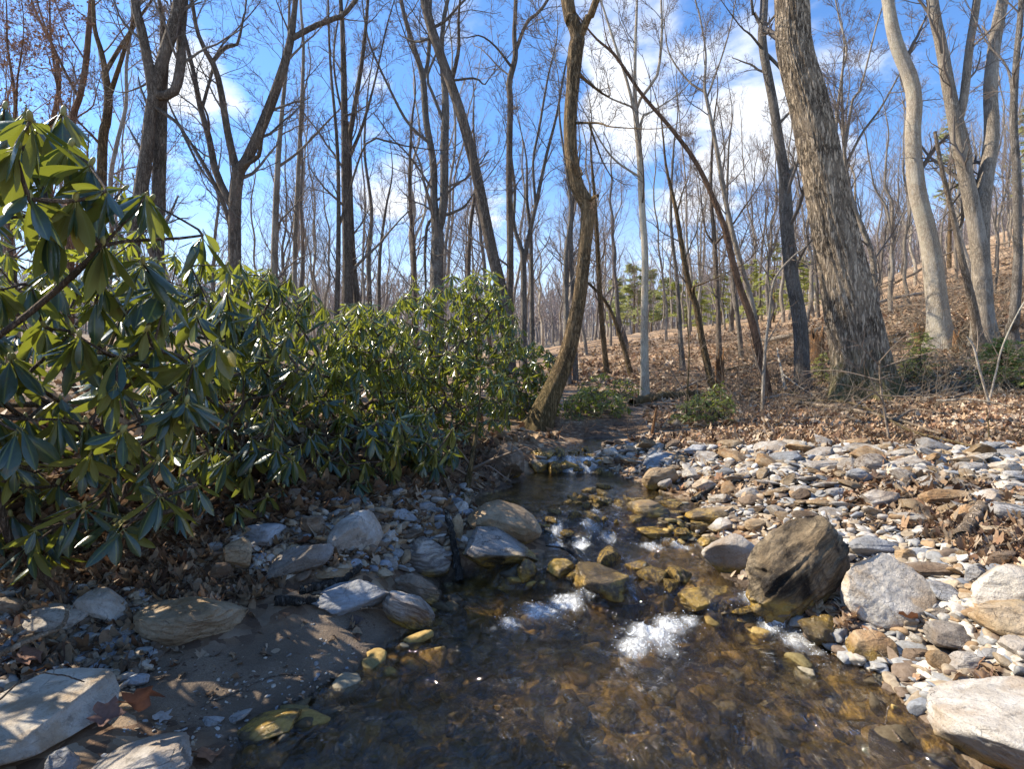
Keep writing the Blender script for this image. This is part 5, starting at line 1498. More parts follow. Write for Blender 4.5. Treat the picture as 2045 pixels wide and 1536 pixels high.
def conifer(label, x, y, h, spread, seed, mat, n=40, name='hemlock', cat='conifer', z0=.12, group=None, sz=.05, bare=.1, rad=None):
    r = np.random.default_rng(seed)
    gz = float(hterr(np.array([x]), np.array([y]))[0])
    root = empty(name, (x, y, gz), label, cat, group)
    tm = MB()
    k = 8
    sp = np.stack([r.normal(0, .02 * h / 4, k).cumsum() * .5, r.normal(0, .02 * h / 4, k).cumsum() * .5, np.linspace(-.1, h, k)], -1)
    add_tubes(tm, sp[None], np.linspace(rad or (.012 * h + .01), .006, k)[None], 8, (1, 1, 1), r, 0)
    t = bare + (1 - bare) * r.uniform(0, 1, n) ** .9
    hgt = t * h
    a = r.uniform(0, 6.28, n)
    L = spread * (1 - t) ** .7 * r.uniform(.6, 1.1, n) + spread * .1
    q = np.linspace(0, 1, 6)
    sx = np.interp(hgt, sp[:, 2], sp[:, 0]); sy = np.interp(hgt, sp[:, 2], sp[:, 1])
    up = r.uniform(-.25, .5, n)
    B = np.stack([sx[:, None] + np.cos(a)[:, None] * L[:, None] * q, sy[:, None] + np.sin(a)[:, None] * L[:, None] * q, hgt[:, None] + L[:, None] * (up[:, None] * q - .28 * q ** 2)], -1)
    add_tubes(tm, B, np.linspace(1, .3, 6)[None] * (.004 + .012 * L[:, None] * .4), 4, (1, 1, 1), r, 0)
    tm.build('trunk', BK['brown'], root)
    fm = MB()
    # short flat sprays along every branch
    per = max(8, int(spread * 26)) if spread < 1 else int(14 + 6 * spread)
    s = r.uniform(.12, 1, (n, per))
    i = np.clip((s * 5).astype(int), 0, 4); f = (s * 5 - i)[..., None]
    ar = np.arange(n)[:, None]
    p = B[ar, i] * (1 - f) + B[ar, i + 1] * f
    side = r.choice([-1, 1], (n, per))
    da = a[:, None] + side * r.uniform(.5, 1.2, (n, per))
    d = np.stack([np.cos(da), np.sin(da), r.normal(-.12, .22, (n, per))], -1)
    ln = sz * r.uniform(.7, 2.2, (n, per)) * (1.15 - .5 * s)
    p, d, ln = p.reshape(-1, 3), d.reshape(-1, 3), ln.reshape(-1)
    # each spray: three crossing slim blades
    for da in (-.5, 0, .5):
        ca, sa = math.cos(da), math.sin(da)
        dd = np.stack([d[:, 0] * ca - d[:, 1] * sa, d[:, 0] * sa + d[:, 1] * ca, d[:, 2] + r.normal(0, .12, len(d))], -1)
        add_leaves(fm, p + d * ln[:, None] * .2, dd, ln * r.uniform(.7, 1.1, len(d)), r.normal(0, .5, len(d)), r, LT_LO, None, r.uniform(.35, .7, len(d)))
    fm.build('foliage', mat, root)
    return root

def at(px, Y):
    return (px - CX) / F * Y, Y
conifer('bright green feathery hemlock seedling low on the sunny litter at the right edge', *at(2000, 7.6), .62, .62, 301, M_HEM, 60, sz=.045)
conifer('second feathery hemlock seedling right against the frame edge', *at(2075, 7.2), .7, .55, 302, M_HEM, 46, sz=.045)
conifer('small dark hemlock sapling standing behind the huge furrowed trunk', *at(1838, 9.0), .75, .42, 303, M_HEM, 50, sz=.045)
conifer('tiny green hemlock between dark straight tree and huge furrowed trunk', *at(1642, 9.6), .55, .35, 304, M_HEM, 36, sz=.04)
for i, (px, Y, h, s) in enumerate([(1545, 24, 4.2, 1.5), (1590, 26, 3.6, 1.3), (1500, 28, 4.0, 1.6), (1440, 30, 3.6, 1.5), (1395, 27, 3.0, 1.2), (1352, 33, 3.4, 1.5), (1622, 30, 3.4, 1.3)]):
    conifer('yellow green young hemlock on the slope among bare trunks', *at(px, Y), h * .8, s * .9, 310 + i, M_HEM, 34, group='young hemlocks on the slope', sz=.13)
for i, (px, Y, h, s) in enumerate([(1265, 48, 9, 2.6), (1232, 52, 8, 2.4), (1300, 55, 9, 2.6), (1330, 50, 7, 2.3)]):
    conifer('pale green pine in the haze of twigs beyond the straight pale tree', *at(px, Y), h * .75, s * .9, 320 + i, M_PINE, 38, 'pine_tree', 'pine', group='pines beyond the straight pale tree', sz=.28, bare=.3)
conifer('tall pine with ragged green crown behind the forked tree', *at(1895, 27), 7.5, 1.3, 330, M_PINE, 26, 'pine_tree', 'pine', sz=.20, bare=.45)
conifer('dense green pine on the slope at the right frame edge', *at(2062, 24), 6.0, 1.4, 332, M_PINE, 40, 'pine_tree', 'pine', sz=.18, bare=.4)

# ------------------------------------------------------------------ saplings, sticks, logs, stumps
def stick(label, pts, wpx, bark, seed, name='stick', cat='stick', k=8, side=(), amp=.12, lift=None, ground=True, group=None, taper=.4, zoff=.0):
    """pts: [(px, py)] over the ground (or with a third number: height above it); side: twigs as further point lists"""
    r = np.random.default_rng(seed)
    def lay(pl):
        W = []
        for p in pl:
            c = cast(p[0], p[1])
            W.append(c + [0, 0, p[2] if len(p) > 2 else 0])
        return np.array(W)
    W = lay(pts)
    rad = wpx / F * W[:, 1].mean() / 2
    W[:, 2] += rad * .7 + zoff
    P, Rr = resamp(W, np.linspace(rad, rad * taper, len(W)), max(10, len(W) * 7))
    P[1:-1] += r.normal(0, rad * .18, P[1:-1].shape)
    root = empty(name, tuple(P[0]), label, cat, group)
    m = MB(); big_tube(m, P, Rr, k, amp, seed)
    shift(m.build('stem', BK[bark], root, attr=False), root)
    for s in side:
        V = lay(s); V[:, 2] += rad * .7 + zoff
        q, w = resamp(V, np.linspace(rad * .55, rad * .2, len(V)), 10)
        m = MB(); big_tube(m, q, w, 6, amp, seed + 3)
        shift(m.build('twig', BK[bark], root, attr=False), root)
    return root

def sapling(label, main, Y, bark, seed, twigs=(), name='sapling', cat='sapling', wob=.02):
    mP, mR = trace(main, Y, wob, seed)
    g = float(hterr(mP[0:1, 0], mP[0:1, 1])[0])
    if mP[0, 2] > g: mP = np.vstack([[mP[0, 0], Y, g - .05], mP]); mR = np.r_[mR[0], mR]
    root = empty(name, (mP[0, 0], Y, g), label, cat)
    P, Rr = resamp(mP, mR, 26)
    m = MB(); big_tube(m, P, Rr, 8, .08, seed)
    shift(m.build('trunk', BK[bark], root, attr=False), root)
    r = np.random.default_rng(seed)
    tm = MB()
    for tw in twigs:
        tP, tR = trace(tw, Y, .0, seed)
        tP[:, 1] += np.linspace(0, r.normal(0, .25), len(tP))
        q, w = resamp(tP, np.maximum(tR, .0022), 10)
        add_tubes(tm, q[None], w[None], 5, (.20, .155, .115), r)
        a, b, l = grow(q[None], w[None], 5, .25, 1, np.array([.28]), .7, .2, 5, .6, .0018, r)
        add_tubes(tm, a, b, 3, (.22, .16, .12), r)
    if tm.n: shift(tm.build('crown', M_TWIG, root), root)
    return root
sapling('bare sapling with level twigs in front of the huge furrowed trunk', [(1776, 888, 6), (1774, 870, 5), (1763, 805, 5), (1758, 760, 4.5), (1757, 720, 4)], 4.75, 'wood', 401,
        [[(1764, 808, 3.5), (1740, 785, 3), (1700, 775, 2), (1660, 768, 1.4)], [(1757, 765, 3), (1720, 745, 2), (1670, 690, 1.3)], [(1758, 770, 3), (1790, 755, 2), (1850, 770, 1.3)], [(1757, 735, 3), (1800, 715, 2), (1840, 700, 1.2)], [(1758, 790, 3), (1800, 790, 2), (1870, 780, 1.2)], [(1757, 730, 2.5), (1720, 700, 1.8), (1690, 680, 1.2)], [(1757, 722, 2.5), (1762, 690, 1.6), (1775, 660, 1.1)], [(1759, 760, 2.5), (1700, 740, 1.7), (1650, 742, 1.1)]])
sapling('tall thin sapling forking up before the dark straight tree', [(1522, 842, 8), (1524, 780, 7), (1528, 702, 6), (1536, 630, 5), (1546, 560, 5), (1578, 518, 4), (1612, 490, 3)], 7.2, 'lightgrey', 402,
        [[(1546, 560, 4), (1530, 540, 3), (1515, 515, 2)], [(1530, 690, 3), (1550, 640, 2), (1562, 600, 1.4)], [(1525, 760, 3), (1500, 700, 2), (1490, 660, 1.3)], [(1578, 518, 3), (1600, 530, 2), (1620, 560, 1.3)]])
sapling('pale thin sapling leaning left on the litter near the hemlock seedling', [(1976, 815, 6), (1972, 795, 5), (1955, 735, 4.5), (1944, 692, 4), (1930, 672, 2.5)], 6.4, 'pale', 403, [[(1950, 710, 2.5), (1965, 680, 1.6), (1975, 650, 1)]])
sapling('whip thin pale sapling leaning right over the hemlock seedling', [(1978, 792, 4), (1990, 740, 3.5), (2002, 692, 3), (2030, 630, 2.5), (2060, 580, 2)], 6.8, 'pale', 404, [[(1996, 715, 2), (1985, 680, 1.3), (1980, 650, 1)]])
sapling('straight whip of a sapling at the edge of gravel and litter', [(1976, 895, 3), (1974, 850, 2.6), (1970, 815, 2)], 4.6, 'brown', 405, [[(1972, 835, 1.6), (1985, 815, 1.1)]])
sapling('thin brown sapling in the low brush by the yellow green shrub', [(1368, 880, 4), (1372, 800, 4), (1376, 700, 3), (1370, 620, 2)], 6.6, 'brown', 406, [[(1372, 790, 2), (1350, 740, 1.4), (1340, 700, 1)], [(1374, 720, 2), (1395, 680, 1.3)]])
sapling('dead upright stem among the stones under the dark rhododendron sprig', [(455, 1120, 16), (456, 1090, 13), (460, 1040, 11), (463, 1005, 9)], 2.85, 'brown', 407, [], 'dead_sapling', 'dead sapling')
sapling('mossy stake leaning at the edge of the gravel near the round shrub', [(1298, 885, 8), (1305, 850, 6), (1311, 815, 4)], 6.2, 'rot', 408, [], 'dead_sapling', 'dead sapling')
sapling('dead forked stem with roots by the rounded brown boulder', [(925, 1000, 18), (935, 960, 14), (942, 920, 10), (950, 870, 7), (958, 800, 4), (960, 745, 2.5)], 4.3, 'brown', 409,
        [[(938, 940, 8), (985, 915, 6), (1030, 895, 4)], [(935, 950, 6), (910, 930, 4), (880, 910, 3)], [(940, 930, 7), (905, 880, 5), (860, 860, 4)], [(930, 975, 6), (950, 985, 4), (948, 1010, 3)]], 'dead_sapling', 'dead sapling')

stick('black lichen spotted branch lying across the sand beside the streaky slab', [(548, 1208), (600, 1210), (650, 1202), (690, 1190), (722, 1176)], 20, 'black', 501, k=14, taper=.8)
stick('shorter black lichen spotted branch above the other one', [(598, 1186), (640, 1180), (690, 1160), (722, 1142, .01)], 17, 'black', 502, k=14, taper=.75)
stick('dark mottled stick leaning from the banded boulder into the water', [(918, 1168), (912, 1140, .04), (902, 1110, .10), (892, 1078, .14)], 17, 'black', 503, k=10, taper=.6)
stick('pale bent twig lying over the flat topped pale slab', [(-20, 1398, .12), (40, 1385, .15), (90, 1365, .16), (125, 1335, .14), (137, 1300, .16)], 12, 'wood', 504, k=10, taper=.6)
stick('thin dark twig slanting over the flat topped slab', [(0, 1536, .18), (60, 1495, .2), (120, 1462, .16), (168, 1430, .1)], 4, 'dark', 505, k=6)
stick('grey forked twig at the shaded water edge', [(455, 1478), (485, 1490), (495, 1515), (500, 1540)], 9, 'grey', 506, k=8)
stick('thin wet twig across the shaded sand', [(430, 1402), (500, 1372), (560, 1352), (602, 1352)], 5, 'dark', 507, k=6)
stick('curved dark twig arching out of the rapids', [(1165, 1085, .02), (1185, 1055, .06), (1225, 1045, .07), (1290, 1045, .04)], 6, 'brown', 508, k=6)
stick('dark wet branch stranded at the head of the first fall', [(1135, 1195, .06), (1165, 1165, .07), (1200, 1140, .06), (1215, 1120, .04)], 15, 'black', 509, k=8, side=[[(1170, 1160, .07), (1130, 1130, .07), (1090, 1118, .06)]])
stick('thin submerged forked twig near the corner slab', [(1800, 1540, .08), (1775, 1500, .07), (1752, 1484, .06)], 5, 'wood', 510, k=6, side=[[(1768, 1495, .07), (1772, 1465, .07), (1775, 1450, .06)]])
stick('long pale fallen branch on the litter in front of the huge trunk', [(1580, 812, .05), (1680, 828, .06), (1790, 852, .05), (1880, 880, .03)], 9, 'wood', 511, cat='fallen branch', name='fallen_branch', side=[[(1700, 832, .06), (1740, 810, .12), (1790, 800, .15)], [(1790, 850, .05), (1830, 840, .1), (1900, 850, .08)]])
stick('second fallen branch crossing under the long pale one', [(1590, 806, .03), (1700, 815, .05), (1820, 870, .03), (1960, 905, .02)], 7, 'brown', 512, cat='fallen branch', name='fallen_branch')
stick('grey fallen pole on the slope behind the huge furrowed trunk', [(1690, 640, .1), (1760, 622, .25), (1860, 604, .3), (1920, 590, .2)], 9, 'lightgrey', 513, cat='fallen branch', name='fallen_branch')
stick('long thin fallen pole leaning through the brush at the top of the slope', [(1700, 610, .4), (1800, 600, .7), (1900, 560, 1.0), (2040, 530, .8)], 6, 'wood', 514, cat='fallen branch', name='fallen_branch')
stick('fallen log lying at the foot of the slope beyond the round shrub', [(1262, 812), (1300, 800), (1350, 795), (1395, 790)], 16, 'brown', 515, cat='log', name='log', k=14, taper=.8)
stick('fallen grey log half hidden behind the dark straight tree', [(1520, 690, .05), (1570, 684, .1), (1640, 670, .1), (1700, 655, .05)], 10, 'lightgrey', 516, cat='log', name='log', k=10, taper=.8)
stick('bare white branch sticking up out of the brush pile', [(1570, 790, .05), (1560, 770, .25), (1552, 750, .5)], 7, 'pale', 517, cat='fallen branch', name='fallen_branch', side=[[(1565, 775, .2), (1590, 790, .15), (1625, 800, .05)]])
stick('weathered chunk of driftwood on the litter near the rusty wedge', [(1922, 1085), (1940, 1065, .02), (1962, 1035, .05)], 30, 'wood', 518, name='driftwood', cat='driftwood', k=14, taper=.6)
stick('thin dark branch lying over stones to the right frame edge', [(1940, 1125, .03), (1990, 1118, .05), (2060, 1105, .06)], 7, 'dark', 519, k=7)
stick('dry stick caught between white boulder and dark boulder', [(1682, 1215, .02), (1692, 1180, .06), (1690, 1140, .08), (1705, 1110, .06)], 7, 'wood', 520, k=7)
stick('broken brown stick on the leaves behind the oval rock', [(1830, 1165, .02), (1870, 1180, .03), (1930, 1190, .02)], 8, 'wood', 521, k=7)
stick('bent rhododendron stem running low along the shaded bank', [(40, 1150, .03), (120, 1130, .06), (210, 1100, .12), (280, 1070, .2), (340, 1020, .28)], 11, 'brown', 522, name='low_branch', cat='branch', k=8)
stick('thick root like branch lying on the leaves of the shaded bank', [(60, 1150, .02), (160, 1140, .04), (260, 1105, .05)], 16, 'rot', 523, name='low_branch', cat='branch', k=8)
stick('grey driftwood splinter beside the slanting grey slab', [(530, 1118, .02), (560, 1105, .03), (583, 1090, .03)], 9, 'wood', 524, k=7)
stick('dead twig wedged by the striped leaning rock', [(720, 1228, .02), (760, 1232, .03), (795, 1236, .04)], 5, 'wood', 525, k=6)
stick('dark log end on the stones at the corner of the upper pool', [(1385, 1012, .02), (1405, 1000, .03), (1428, 988, .03)], 13, 'black', 526, k=8)

rs = np.random.default_rng(808)
for i in range(26):
    px = rs.uniform(1300, 2030); py = rs.uniform(650 if px > 1600 else 720, 810)
    a = rs.uniform(-.35, .2); L = rs.uniform(60, 170)
    b = (px + L * math.cos(a), py + L * math.sin(a))
    stick('weathered stick fallen among the leaves of the slope', [(px, py, .02), ((px + b[0]) / 2, (py + b[1]) / 2 + rs.normal(0, 4), .05), (b[0], max(b[1], 600), .02)], rs.uniform(3, 7), ['wood', 'lightgrey', 'brown'][i % 3], 700 + i, 'fallen_branch', 'fallen branch', 6, group='sticks fallen on the slope')

def stump(label, px, by, w, h, seed, Y=None):
    b = cast(px, by); s = b[1] / F
    r = np.random.default_rng(seed)
    root = empty('stump', tuple(b), label, 'stump')
    n, k = 14, 22
    zz = np.linspace(-.05, h * s, n)
    a = np.arange(k) / k * 6.283
    top = 1 + .35 * noise(np.stack([np.cos(a) * 2 + seed, np.sin(a) * 2, 0 * a], -1), 2) + .3 * noise(np.stack([np.cos(a) * 5 + seed, np.sin(a) * 5, 0 * a], -1), 3)
    rad = w * s / 2 * (1 + .4 * np.exp(-np.arange(n) / 2.0))
    v = np.stack([np.cos(a)[None] * rad[:, None], np.sin(a)[None] * rad[:, None], zz[:, None] * np.maximum(top, .25)[None]], -1)
    v[..., :2] *= (1 + .14 * fbm(np.stack([np.cos(a)[None] * 3 + 0 * zz[:, None], np.sin(a)[None] * 3 + 0 * zz[:, None], zz[:, None] * 2 + 0 * a[None]], -1) + seed, 3))[..., None]
    inner = v[-1] * np.array([.65, .65, .8]); core = v[-1] * np.array([.1, .1, .55])
    v = np.vstack([v.reshape(-1, 3), inner, core])
    idx = np.arange((n + 2) * k).reshape(n + 2, k)
    q = np.stack([idx[:-1], np.roll(idx[:-1], -1, 1), np.roll(idx[1:], -1, 1), idx[1:]], -1).reshape(-1, 4)
    m = MB(); m.add(v, q)
    m.build('trunk', BK['rot'], root, attr=False)
stump('rotten orange stump with a splintered top before the slim dark tree', 1437, 775, 17, 60, 601)
stump('dark rotten stump close behind the dark straight tree', 1632, 728, 24, 60, 602)
stump('short decayed stump at the foot of the bent pale trunk', 1838, 692, 20, 38, 603)
stump('low mossy stump beside the forked light brown tree', 1912, 700, 16, 34, 604)

# ------------------------------------------------------------------ thin brush: uncounted dead stems and roots
def build_brush():
    r = np.random.default_rng(77)
    m = MB()
    def tuft(poly, n, hmin, hmax, col, rad=.002, lean=.5, k=3):
        P = np.array(poly, float)
        a = r.uniform(P.min(0), P.max(0), (n * 4, 2)); a = a[in_poly(a[:, 0], a[:, 1], poly)][:n]
        w = cast_many(a[:, 0], a[:, 1])
        w = w[stream_sd(w[:, 0], w[:, 1]) < -.02]
        n = len(w)
        H = r.uniform(hmin, hmax, n) * np.clip(w[:, 1] / 6, .6, 3)
        d = nrm(np.stack([r.normal(0, lean, n), r.normal(0, lean, n), np.full(n, 1.0)], -1))
        Q = np.empty((n, 6, 3)); Q[:, 0] = w - [0, 0, .02]
        for i in range(1, 6):
            d = nrm(d + r.normal(0, .18, d.shape) + np.array([0, 0, -.06]))
            Q[:, i] = Q[:, i - 1] + d * (H / 5)[:, None]
        Rr = (rad * np.clip(w[:, 1] / 5, .6, 3))[:, None] * np.linspace(1, .4, 6)[None]
        add_tubes(m, Q, Rr, k, col, r, .4)
        a1, b1, l1 = grow(Q, Rr, 3, .3, 1, H * .4, .7, .2, 4, .7, .0015, r)
        add_tubes(m, a1, b1, 3, col, r, .4)
    tuft([(1440, 760), (1560, 740), (1660, 790), (1660, 850), (1480, 860)], 170, .25, .7, (.19, .135, .09), .003, .9)
    tuft([(1270, 760), (1700, 640), (2045, 560), (2045, 800), (1800, 850), (1300, 850)], 760, .2, .75, (.30, .235, .16), .0022, .8)
    tuft([(1700, 560), (2045, 480), (2045, 680), (1750, 660)], 420, .3, 1.0, (.25, .19, .135), .0022, 1.1)
    tuft([(1750, 690), (2045, 680), (2045, 800), (1800, 790)], 300, .15, .5, (.17, .14, .085), .002, .9)
    tuft([(1130, 700), (1700, 660), (1700, 760), (1130, 790)], 300, .2, .6, (.24, .175, .12), .002, .8)
    tuft([(560, 900), (1000, 880), (1000, 960), (700, 1000)], 200, .08, .3, (.15, .10, .065), .0022, 1.6)
    tuft([(0, 1040), (450, 1000), (540, 1080), (300, 1140), (0, 1160)], 330, .06, .28, (.14, .085, .05), .002, 2.2)
    tuft([(880, 900), (1050, 880), (1050, 960), (900, 980)], 160, .08, .35, (.17, .11, .075), .002, 1.6)
    tuft([(1100, 850), (1320, 840), (1300, 880), (1100, 880)], 120, .1, .4, (.2, .14, .095), .002, 1.2)
    tag(m.build('undergrowth', M_TWIG), 'thin dead brush, roots and dry stems between the trees', 'undergrowth', None, 'stuff')
build_brush()

# ------------------------------------------------------------------ fallen leaves
def dead_leaf_material():
    t = NT('fallen_leaf')
    c = t.attr('tint')
    n = t.noise(t.pos(), 90, 4)
    col = t.mix(t.rng(n, .4, .65, 0, .45), c, t.mix(1.0, c, (.55, .45, .4), 'MULTIPLY'))
    s = t.bsdf(col, .75, None, .3)
    return t.out(t.n('MixShader', {0: .15, 1: s, 2: t.n('BsdfTranslucent', {'Color': c})}))
M_DEAD = dead_leaf_material()
DEADC = np.array([(.44, .285, .165), (.54, .385, .24), (.31, .175, .10), (.60, .48, .345), (.42, .265, .155), (.17, .10, .065), (.54, .42, .29), (.48, .335, .20)])

def lobed(r, seed):
    """an oak or maple leaf: fan of a lobed outline"""
    k = 22
    a = np.linspace(0, 2 * np.pi, k, endpoint=False)
    rad = .5 + .09 * np.cos(5 * a) + .07 * np.cos(8 * a + .6) + .06 * r.normal(size=k)
    rad[k // 2] *= .55
    o = np.stack([np.cos(a) * rad, np.sin(a) * rad * .9, 0 * a], -1)
    i = o * .5
    cz = lambda p: .35 * (p[:, 0] * r.normal(0, .8)) ** 2 + .6 * np.abs(p[:, 1]) * r.uniform(-.2, .9) + .25 * noise(np.c_[p[:, :2] * 3 + seed, np.zeros(len(p))], 4)
    v = np.vstack([o, i, [[0, 0, 0]]]); v[:, 2] = cz(v)
    n = np.arange(k); m_ = (n + 1) % k
    q = np.stack([n, m_, m_ + k, n + k], -1); t = np.stack([n + k, m_ + k, np.full(k, 2 * k)], -1)
    return v, q, t
def oval(r, seed):
    u = np.linspace(0, 1, 5); h = .3 * np.sin(np.pi * np.clip(u, .03, .97)) ** .8
    c = r.uniform(-.2, 1.0); b = r.normal(0, .35)
    v = np.stack([np.stack([u - .5, h * s, c * np.abs(s) * h + b * (u - .5) ** 2 * 2 + 0 * u], -1) for s in (-1, 0, 1)], 1).reshape(-1, 3)
    idx = np.arange(15).reshape(5, 3)
    return v, np.stack([idx[:-1, :-1], idx[1:, :-1], idx[1:, 1:], idx[:-1, 1:]], -1).reshape(-1, 4), np.zeros((0, 3), int)

def build_litter():
    r = np.random.default_rng(31)
    m = MB()
    T = [lobed(r, i) for i in range(5)] + [oval(r, i) for i in range(6)]
    S = T[5:]
    def drop(w, size, templ, tilt=.45, dark=1.0, lift=.35):
        n = len(w)
        pick = r.integers(len(templ), size=n)
        for j, (v, q, t) in enumerate(templ):
            s = np.nonzero(pick == j)[0]
            if not len(s): continue
            k = len(s)
            a = r.uniform(0, 6.283, k); tx = r.normal(0, tilt, k); ty = r.normal(0, tilt, k)
            sc = size[s]
            x = v[None, :, 0] * np.cos(a)[:, None] - v[None, :, 1] * np.sin(a)[:, None]
            y = v[None, :, 0] * np.sin(a)[:, None] + v[None, :, 1] * np.cos(a)[:, None]
            z = v[None, :, 2] * r.uniform(.3, 1.4, k)[:, None] + x * tx[:, None] + y * ty[:, None]
            V = np.stack([x, y, z], -1) * sc[:, None, None]
            lo = V[..., 2].min(1)
            V += w[s][:, None]; V[..., 2] += (-lo * lift)[:, None] + .002
            off = (np.arange(k) * len(v))[:, None, None]
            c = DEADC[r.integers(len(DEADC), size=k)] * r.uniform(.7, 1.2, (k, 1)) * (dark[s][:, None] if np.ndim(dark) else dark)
            c = np.c_[np.repeat(c, len(v), 0), np.ones(k * len(v))]
            m.add(V.reshape(-1, 3), (q[None] + off).reshape(-1, 4), (t[None] + off).reshape(-1, 3) if len(t) else None, c)
    def region(poly, n, templ, smin, smax, tilt=.45, dark=1.0, avoid_bar=0.0):
        P = np.array(poly, float)
        a = r.uniform(P.min(0), P.max(0), (n * 3, 2)); a = a[in_poly(a[:, 0], a[:, 1], poly)][:n]
        w = cast_many(a[:, 0], a[:, 1])
        w = w[stream_sd(w[:, 0], w[:, 1]) < -.03]
        if avoid_bar:
            cl = fbm(np.c_[w[:, :2] * 2.2, np.zeros(len(w))], 3, 88)
            w = w[cl > r.uniform(-.25, .25, len(w)) + avoid_bar * .12]
        mat_ = .82 + .45 * fbm(np.c_[w[:, :2] * .9, np.zeros(len(w))], 3, 91)
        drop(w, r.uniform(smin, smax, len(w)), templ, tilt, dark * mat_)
    # sunny litter right, from the gravel back to the slope
    region([(1250, 880), (1500, 850), (1800, 790), (2100, 770), (2100, 900), (1700, 892), (1350, 900)], 11000, T, .04, .075)
    region([(1250, 760), (1500, 720), (1800, 640), (2100, 560), (2100, 790), (1700, 830), (1300, 860)], 12000, S, .05, .10)
    region([(1130, 700), (1700, 620), (2100, 480), (2100, 640), (1500, 740), (1130, 780)], 9000, S, .08, .16)
    # leaves caught between stones
    region(BAR, 8500, T, .03, .062, .6, 1.0, -.5)
    region([(1690, 1040), (2100, 1030), (2100, 1300), (1800, 1260), (1700, 1120)], 2600, T, .03, .06, .7, .95, .3)
    # shaded left bank
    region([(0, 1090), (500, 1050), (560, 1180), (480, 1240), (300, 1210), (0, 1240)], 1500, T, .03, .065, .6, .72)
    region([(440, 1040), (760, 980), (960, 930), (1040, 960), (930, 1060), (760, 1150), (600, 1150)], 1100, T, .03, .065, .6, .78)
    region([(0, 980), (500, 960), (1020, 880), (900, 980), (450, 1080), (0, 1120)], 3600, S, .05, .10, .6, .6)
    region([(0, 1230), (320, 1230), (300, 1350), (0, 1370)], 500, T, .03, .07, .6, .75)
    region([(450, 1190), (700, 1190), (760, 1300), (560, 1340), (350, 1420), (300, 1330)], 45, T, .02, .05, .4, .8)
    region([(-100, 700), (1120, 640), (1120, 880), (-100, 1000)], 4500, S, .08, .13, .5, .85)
    tag(m.build('leaf_litter', M_DEAD), 'dry brown leaves carpeting the ground', 'leaf litter', None, 'stuff')
build_litter()

def fallen_leaf(label, px, py, s, col, seed, tilt=(0, 0), yaw=0, lift=.012):
    r = np.random.default_rng(seed)
    v, q, t = lobed(r, seed)
    b = cast(px, py)
    m = MB(); m.add(v * [1, 1, .8], q, t, (*col, 1))
    o = m.build('fallen_leaf', M_DEAD)
    o.location = (b[0], b[1], b[2] + lift); o.scale = (s, s, s); o.rotation_euler = (tilt[0], tilt[1], yaw)
    tag(o, label, 'leaf')
fallen_leaf('reddish brown lobed leaf at the tip of the flat topped pale slab', 212, 1452, .085, (.19, .11, .085), 1, (.3, .1), .3, .03)
fallen_leaf('rust red leaf standing against the white boulder at the water', 1810, 1268, .10, (.30, .135, .065), 2, (-.9, .3), 0, .05)
fallen_leaf('dark curled leaf standing on the cream rock at the bottom edge', 275, 1520, .09, (.10, .05, .035), 3, (-1.1, .2), .4, .17)
fallen_leaf('brown leaf pressed on the rusty rock of the shaded bank', 600, 1100, .09, (.20, .11, .07), 4, (-.2, .2), 1.0, .05)
fallen_leaf('grey bleached leaf alone on the shaded sand', 303, 1330, .045, (.34, .30, .27), 5, (.3, .4), .3, .012)
fallen_leaf('pale bleached leaf near the speckled pebble', 325, 1440, .05, (.36, .33, .30), 6, (.1, .1), 1.3, .01)
fallen_leaf('wet brown leaf at the bottom edge beside the cream rock', 410, 1520, .08, (.26, .14, .08), 7, (.2, .4), .9, .015)
fallen_leaf('dark crumpled leaf on the wet sand by the striped leaning rock', 712, 1245, .055, (.10, .075, .065), 8, (.3, .2), .2, .012)
fallen_leaf('orange leaf lodged beside the black and white striped rock', 1985, 1040, .09, (.38, .16, .06), 9, (-.7, .2), .5, .04)
fallen_leaf('large brown leaf in the shaded pile of slates', 50, 1345, .10, (.24, .13, .09), 10, (-.2, .2), .1, .04)
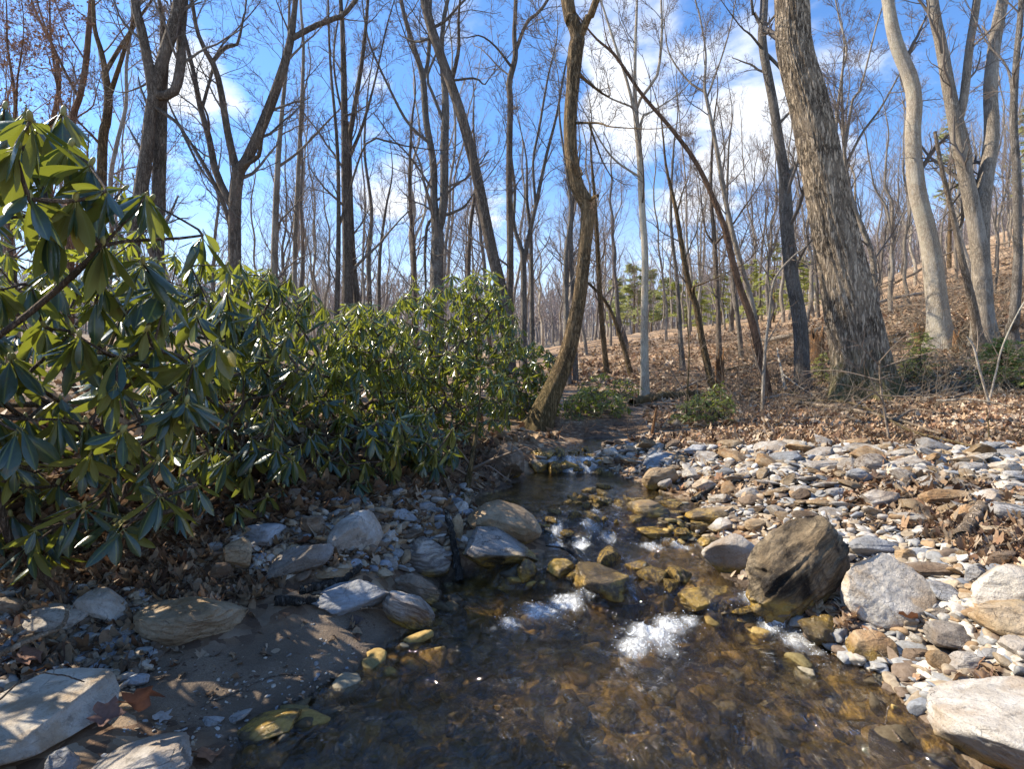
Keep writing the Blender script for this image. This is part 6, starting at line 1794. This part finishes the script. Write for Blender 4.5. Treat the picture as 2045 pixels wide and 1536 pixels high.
# ------------------------------------------------------------------ sky, sun, camera
SUN_EL, SUN_AZ = 41, 285          # azimuth: compass-like angle of the direction towards the sun measured from +Y (ahead) clockwise
def build_world():
    w = bpy.data.worlds.new('World'); scene.world = w
    w.use_nodes = True
    t = NT('', w.node_tree)
    sky = t.n('TexSky', sky_type='NISHITA', sun_disc=False, sun_elevation=R_(SUN_EL), sun_rotation=R_(SUN_AZ), altitude=900, air_density=1.15, dust_density=.5, ozone_density=2.2)
    d = t.n('TexCoord', out='Generated')
    s = t.sep(d)
    inv = t.math('DIVIDE', 1.0, t.math('ADD', t.math('MAXIMUM', s[2], 0.0), .16))
    comb = t.n('CombineXYZ', {0: t.math('MULTIPLY', s[0], inv), 1: t.math('MULTIPLY', s[1], inv), 2: 3.7})
    n1 = t.noise(comb, 2.4, 7, .58, .25)
    n2 = t.noise(comb, 5.0, 5, .6, .2)
    dens = t.math('ADD', n1, t.math('MULTIPLY', t.math('SUBTRACT', n2, .5), .20))
    # banks of cloud seen up and to the right, and low over the ridge
    def blob(px, py, wid, amt):
        v = np.array([(px - CX) / F, 1, (HZ - py) / F]); v /= np.linalg.norm(v)
        dt = t.n('VectorMath', {0: d, 1: tuple(v)}, operation='DOT_PRODUCT', out=1)
        return t.math('MULTIPLY', t.rng(dt, math.cos(wid), 1), amt)
    for b in ((1230, 120, .30, .06), (1450, 100, .26, .08), (1330, 200, .06, -.14), (1120, 180, .06, -.12), (1420, 20, .06, -.12), (1600, 190, .16, .10), (1250, 240, .10, .14), (1330, 430, .22, .08), (1500, 340, .2, .06), (1570, 150, .2, .10), (290, 40, .13, .16), (400, 180, .08, .20), (720, 190, .08, .26), (790, 380, .11, .22), (970, 390, .07, .26), (570, 340, .10, .18), (880, 30, .09, .2),
              (560, 170, .22, -.09), (900, 200, .22, -.10), (1930, 150, .3, -.12), (1450, 230, .07, -.10), (1050, 330, .15, -.06), (100, 60, .15, -.1), (600, 420, .15, -.05)):
        dens = t.math('ADD', dens, blob(*b))
    m = t.rng(dens, .55, .80)
    low = t.rng(s[2], .02, .36, .70, 0)
    m = t.math('MULTIPLY', t.math('MAXIMUM', m, low), .93)
    shade = t.ramp(t.noise(comb, 3.2, 5), [(.3, (4.3, 4.55, 5.0)), (.7, (5.6, 5.65, 5.7))])
    blue = t.mix(1.0, sky, (.60, .84, 1.10), 'MULTIPLY')
    c = t.mix(m, blue, shade)
    bg = t.n('Background', {'Color': c, 'Strength': .132})
    o = t.t.nodes.new('ShaderNodeOutputWorld')
    t.t.links.new(bg, o.inputs[0])
build_world()

az, el = R_(SUN_AZ), R_(SUN_EL)
sd = np.array([math.sin(az) * math.cos(el), math.cos(az) * math.cos(el), math.sin(el)])
L = bpy.data.lights.new('sun', 'SUN')
L.energy = 5.0; L.angle = R_(.5); L.color = (1, .90, .74)
lo = bpy.data.objects.new('sun', L); COL.objects.link(lo)
from mathutils import Vector
lo.rotation_euler = Vector((-sd[0], -sd[1], -sd[2])).to_track_quat('-Z', 'Y').to_euler()
lo.location = (-20, 0, 30)

cam = bpy.data.cameras.new('camera')
co = bpy.data.objects.new('camera', cam); COL.objects.link(co)
cam.sensor_width = 36; cam.sensor_fit = 'HORIZONTAL'
cam.lens = 36 * F / 2045
cam.shift_y = -28 / 2045
cam.clip_start = .05; cam.clip_end = 2000
co.location = (0, 0, EYE); co.rotation_euler = (R_(90), 0, 0)
scene.camera = co
vs = scene.view_settings
vs.view_transform = 'Standard'; vs.look = 'None'; vs.gamma = 1; vs.exposure = 0.95
scene.cycles.max_bounces = 8; scene.cycles.transparent_max_bounces = 16
scene.cycles.use_denoising = True; scene.cycles.sample_clamp_indirect = 4.0; scene.cycles.caustics_reflective = False
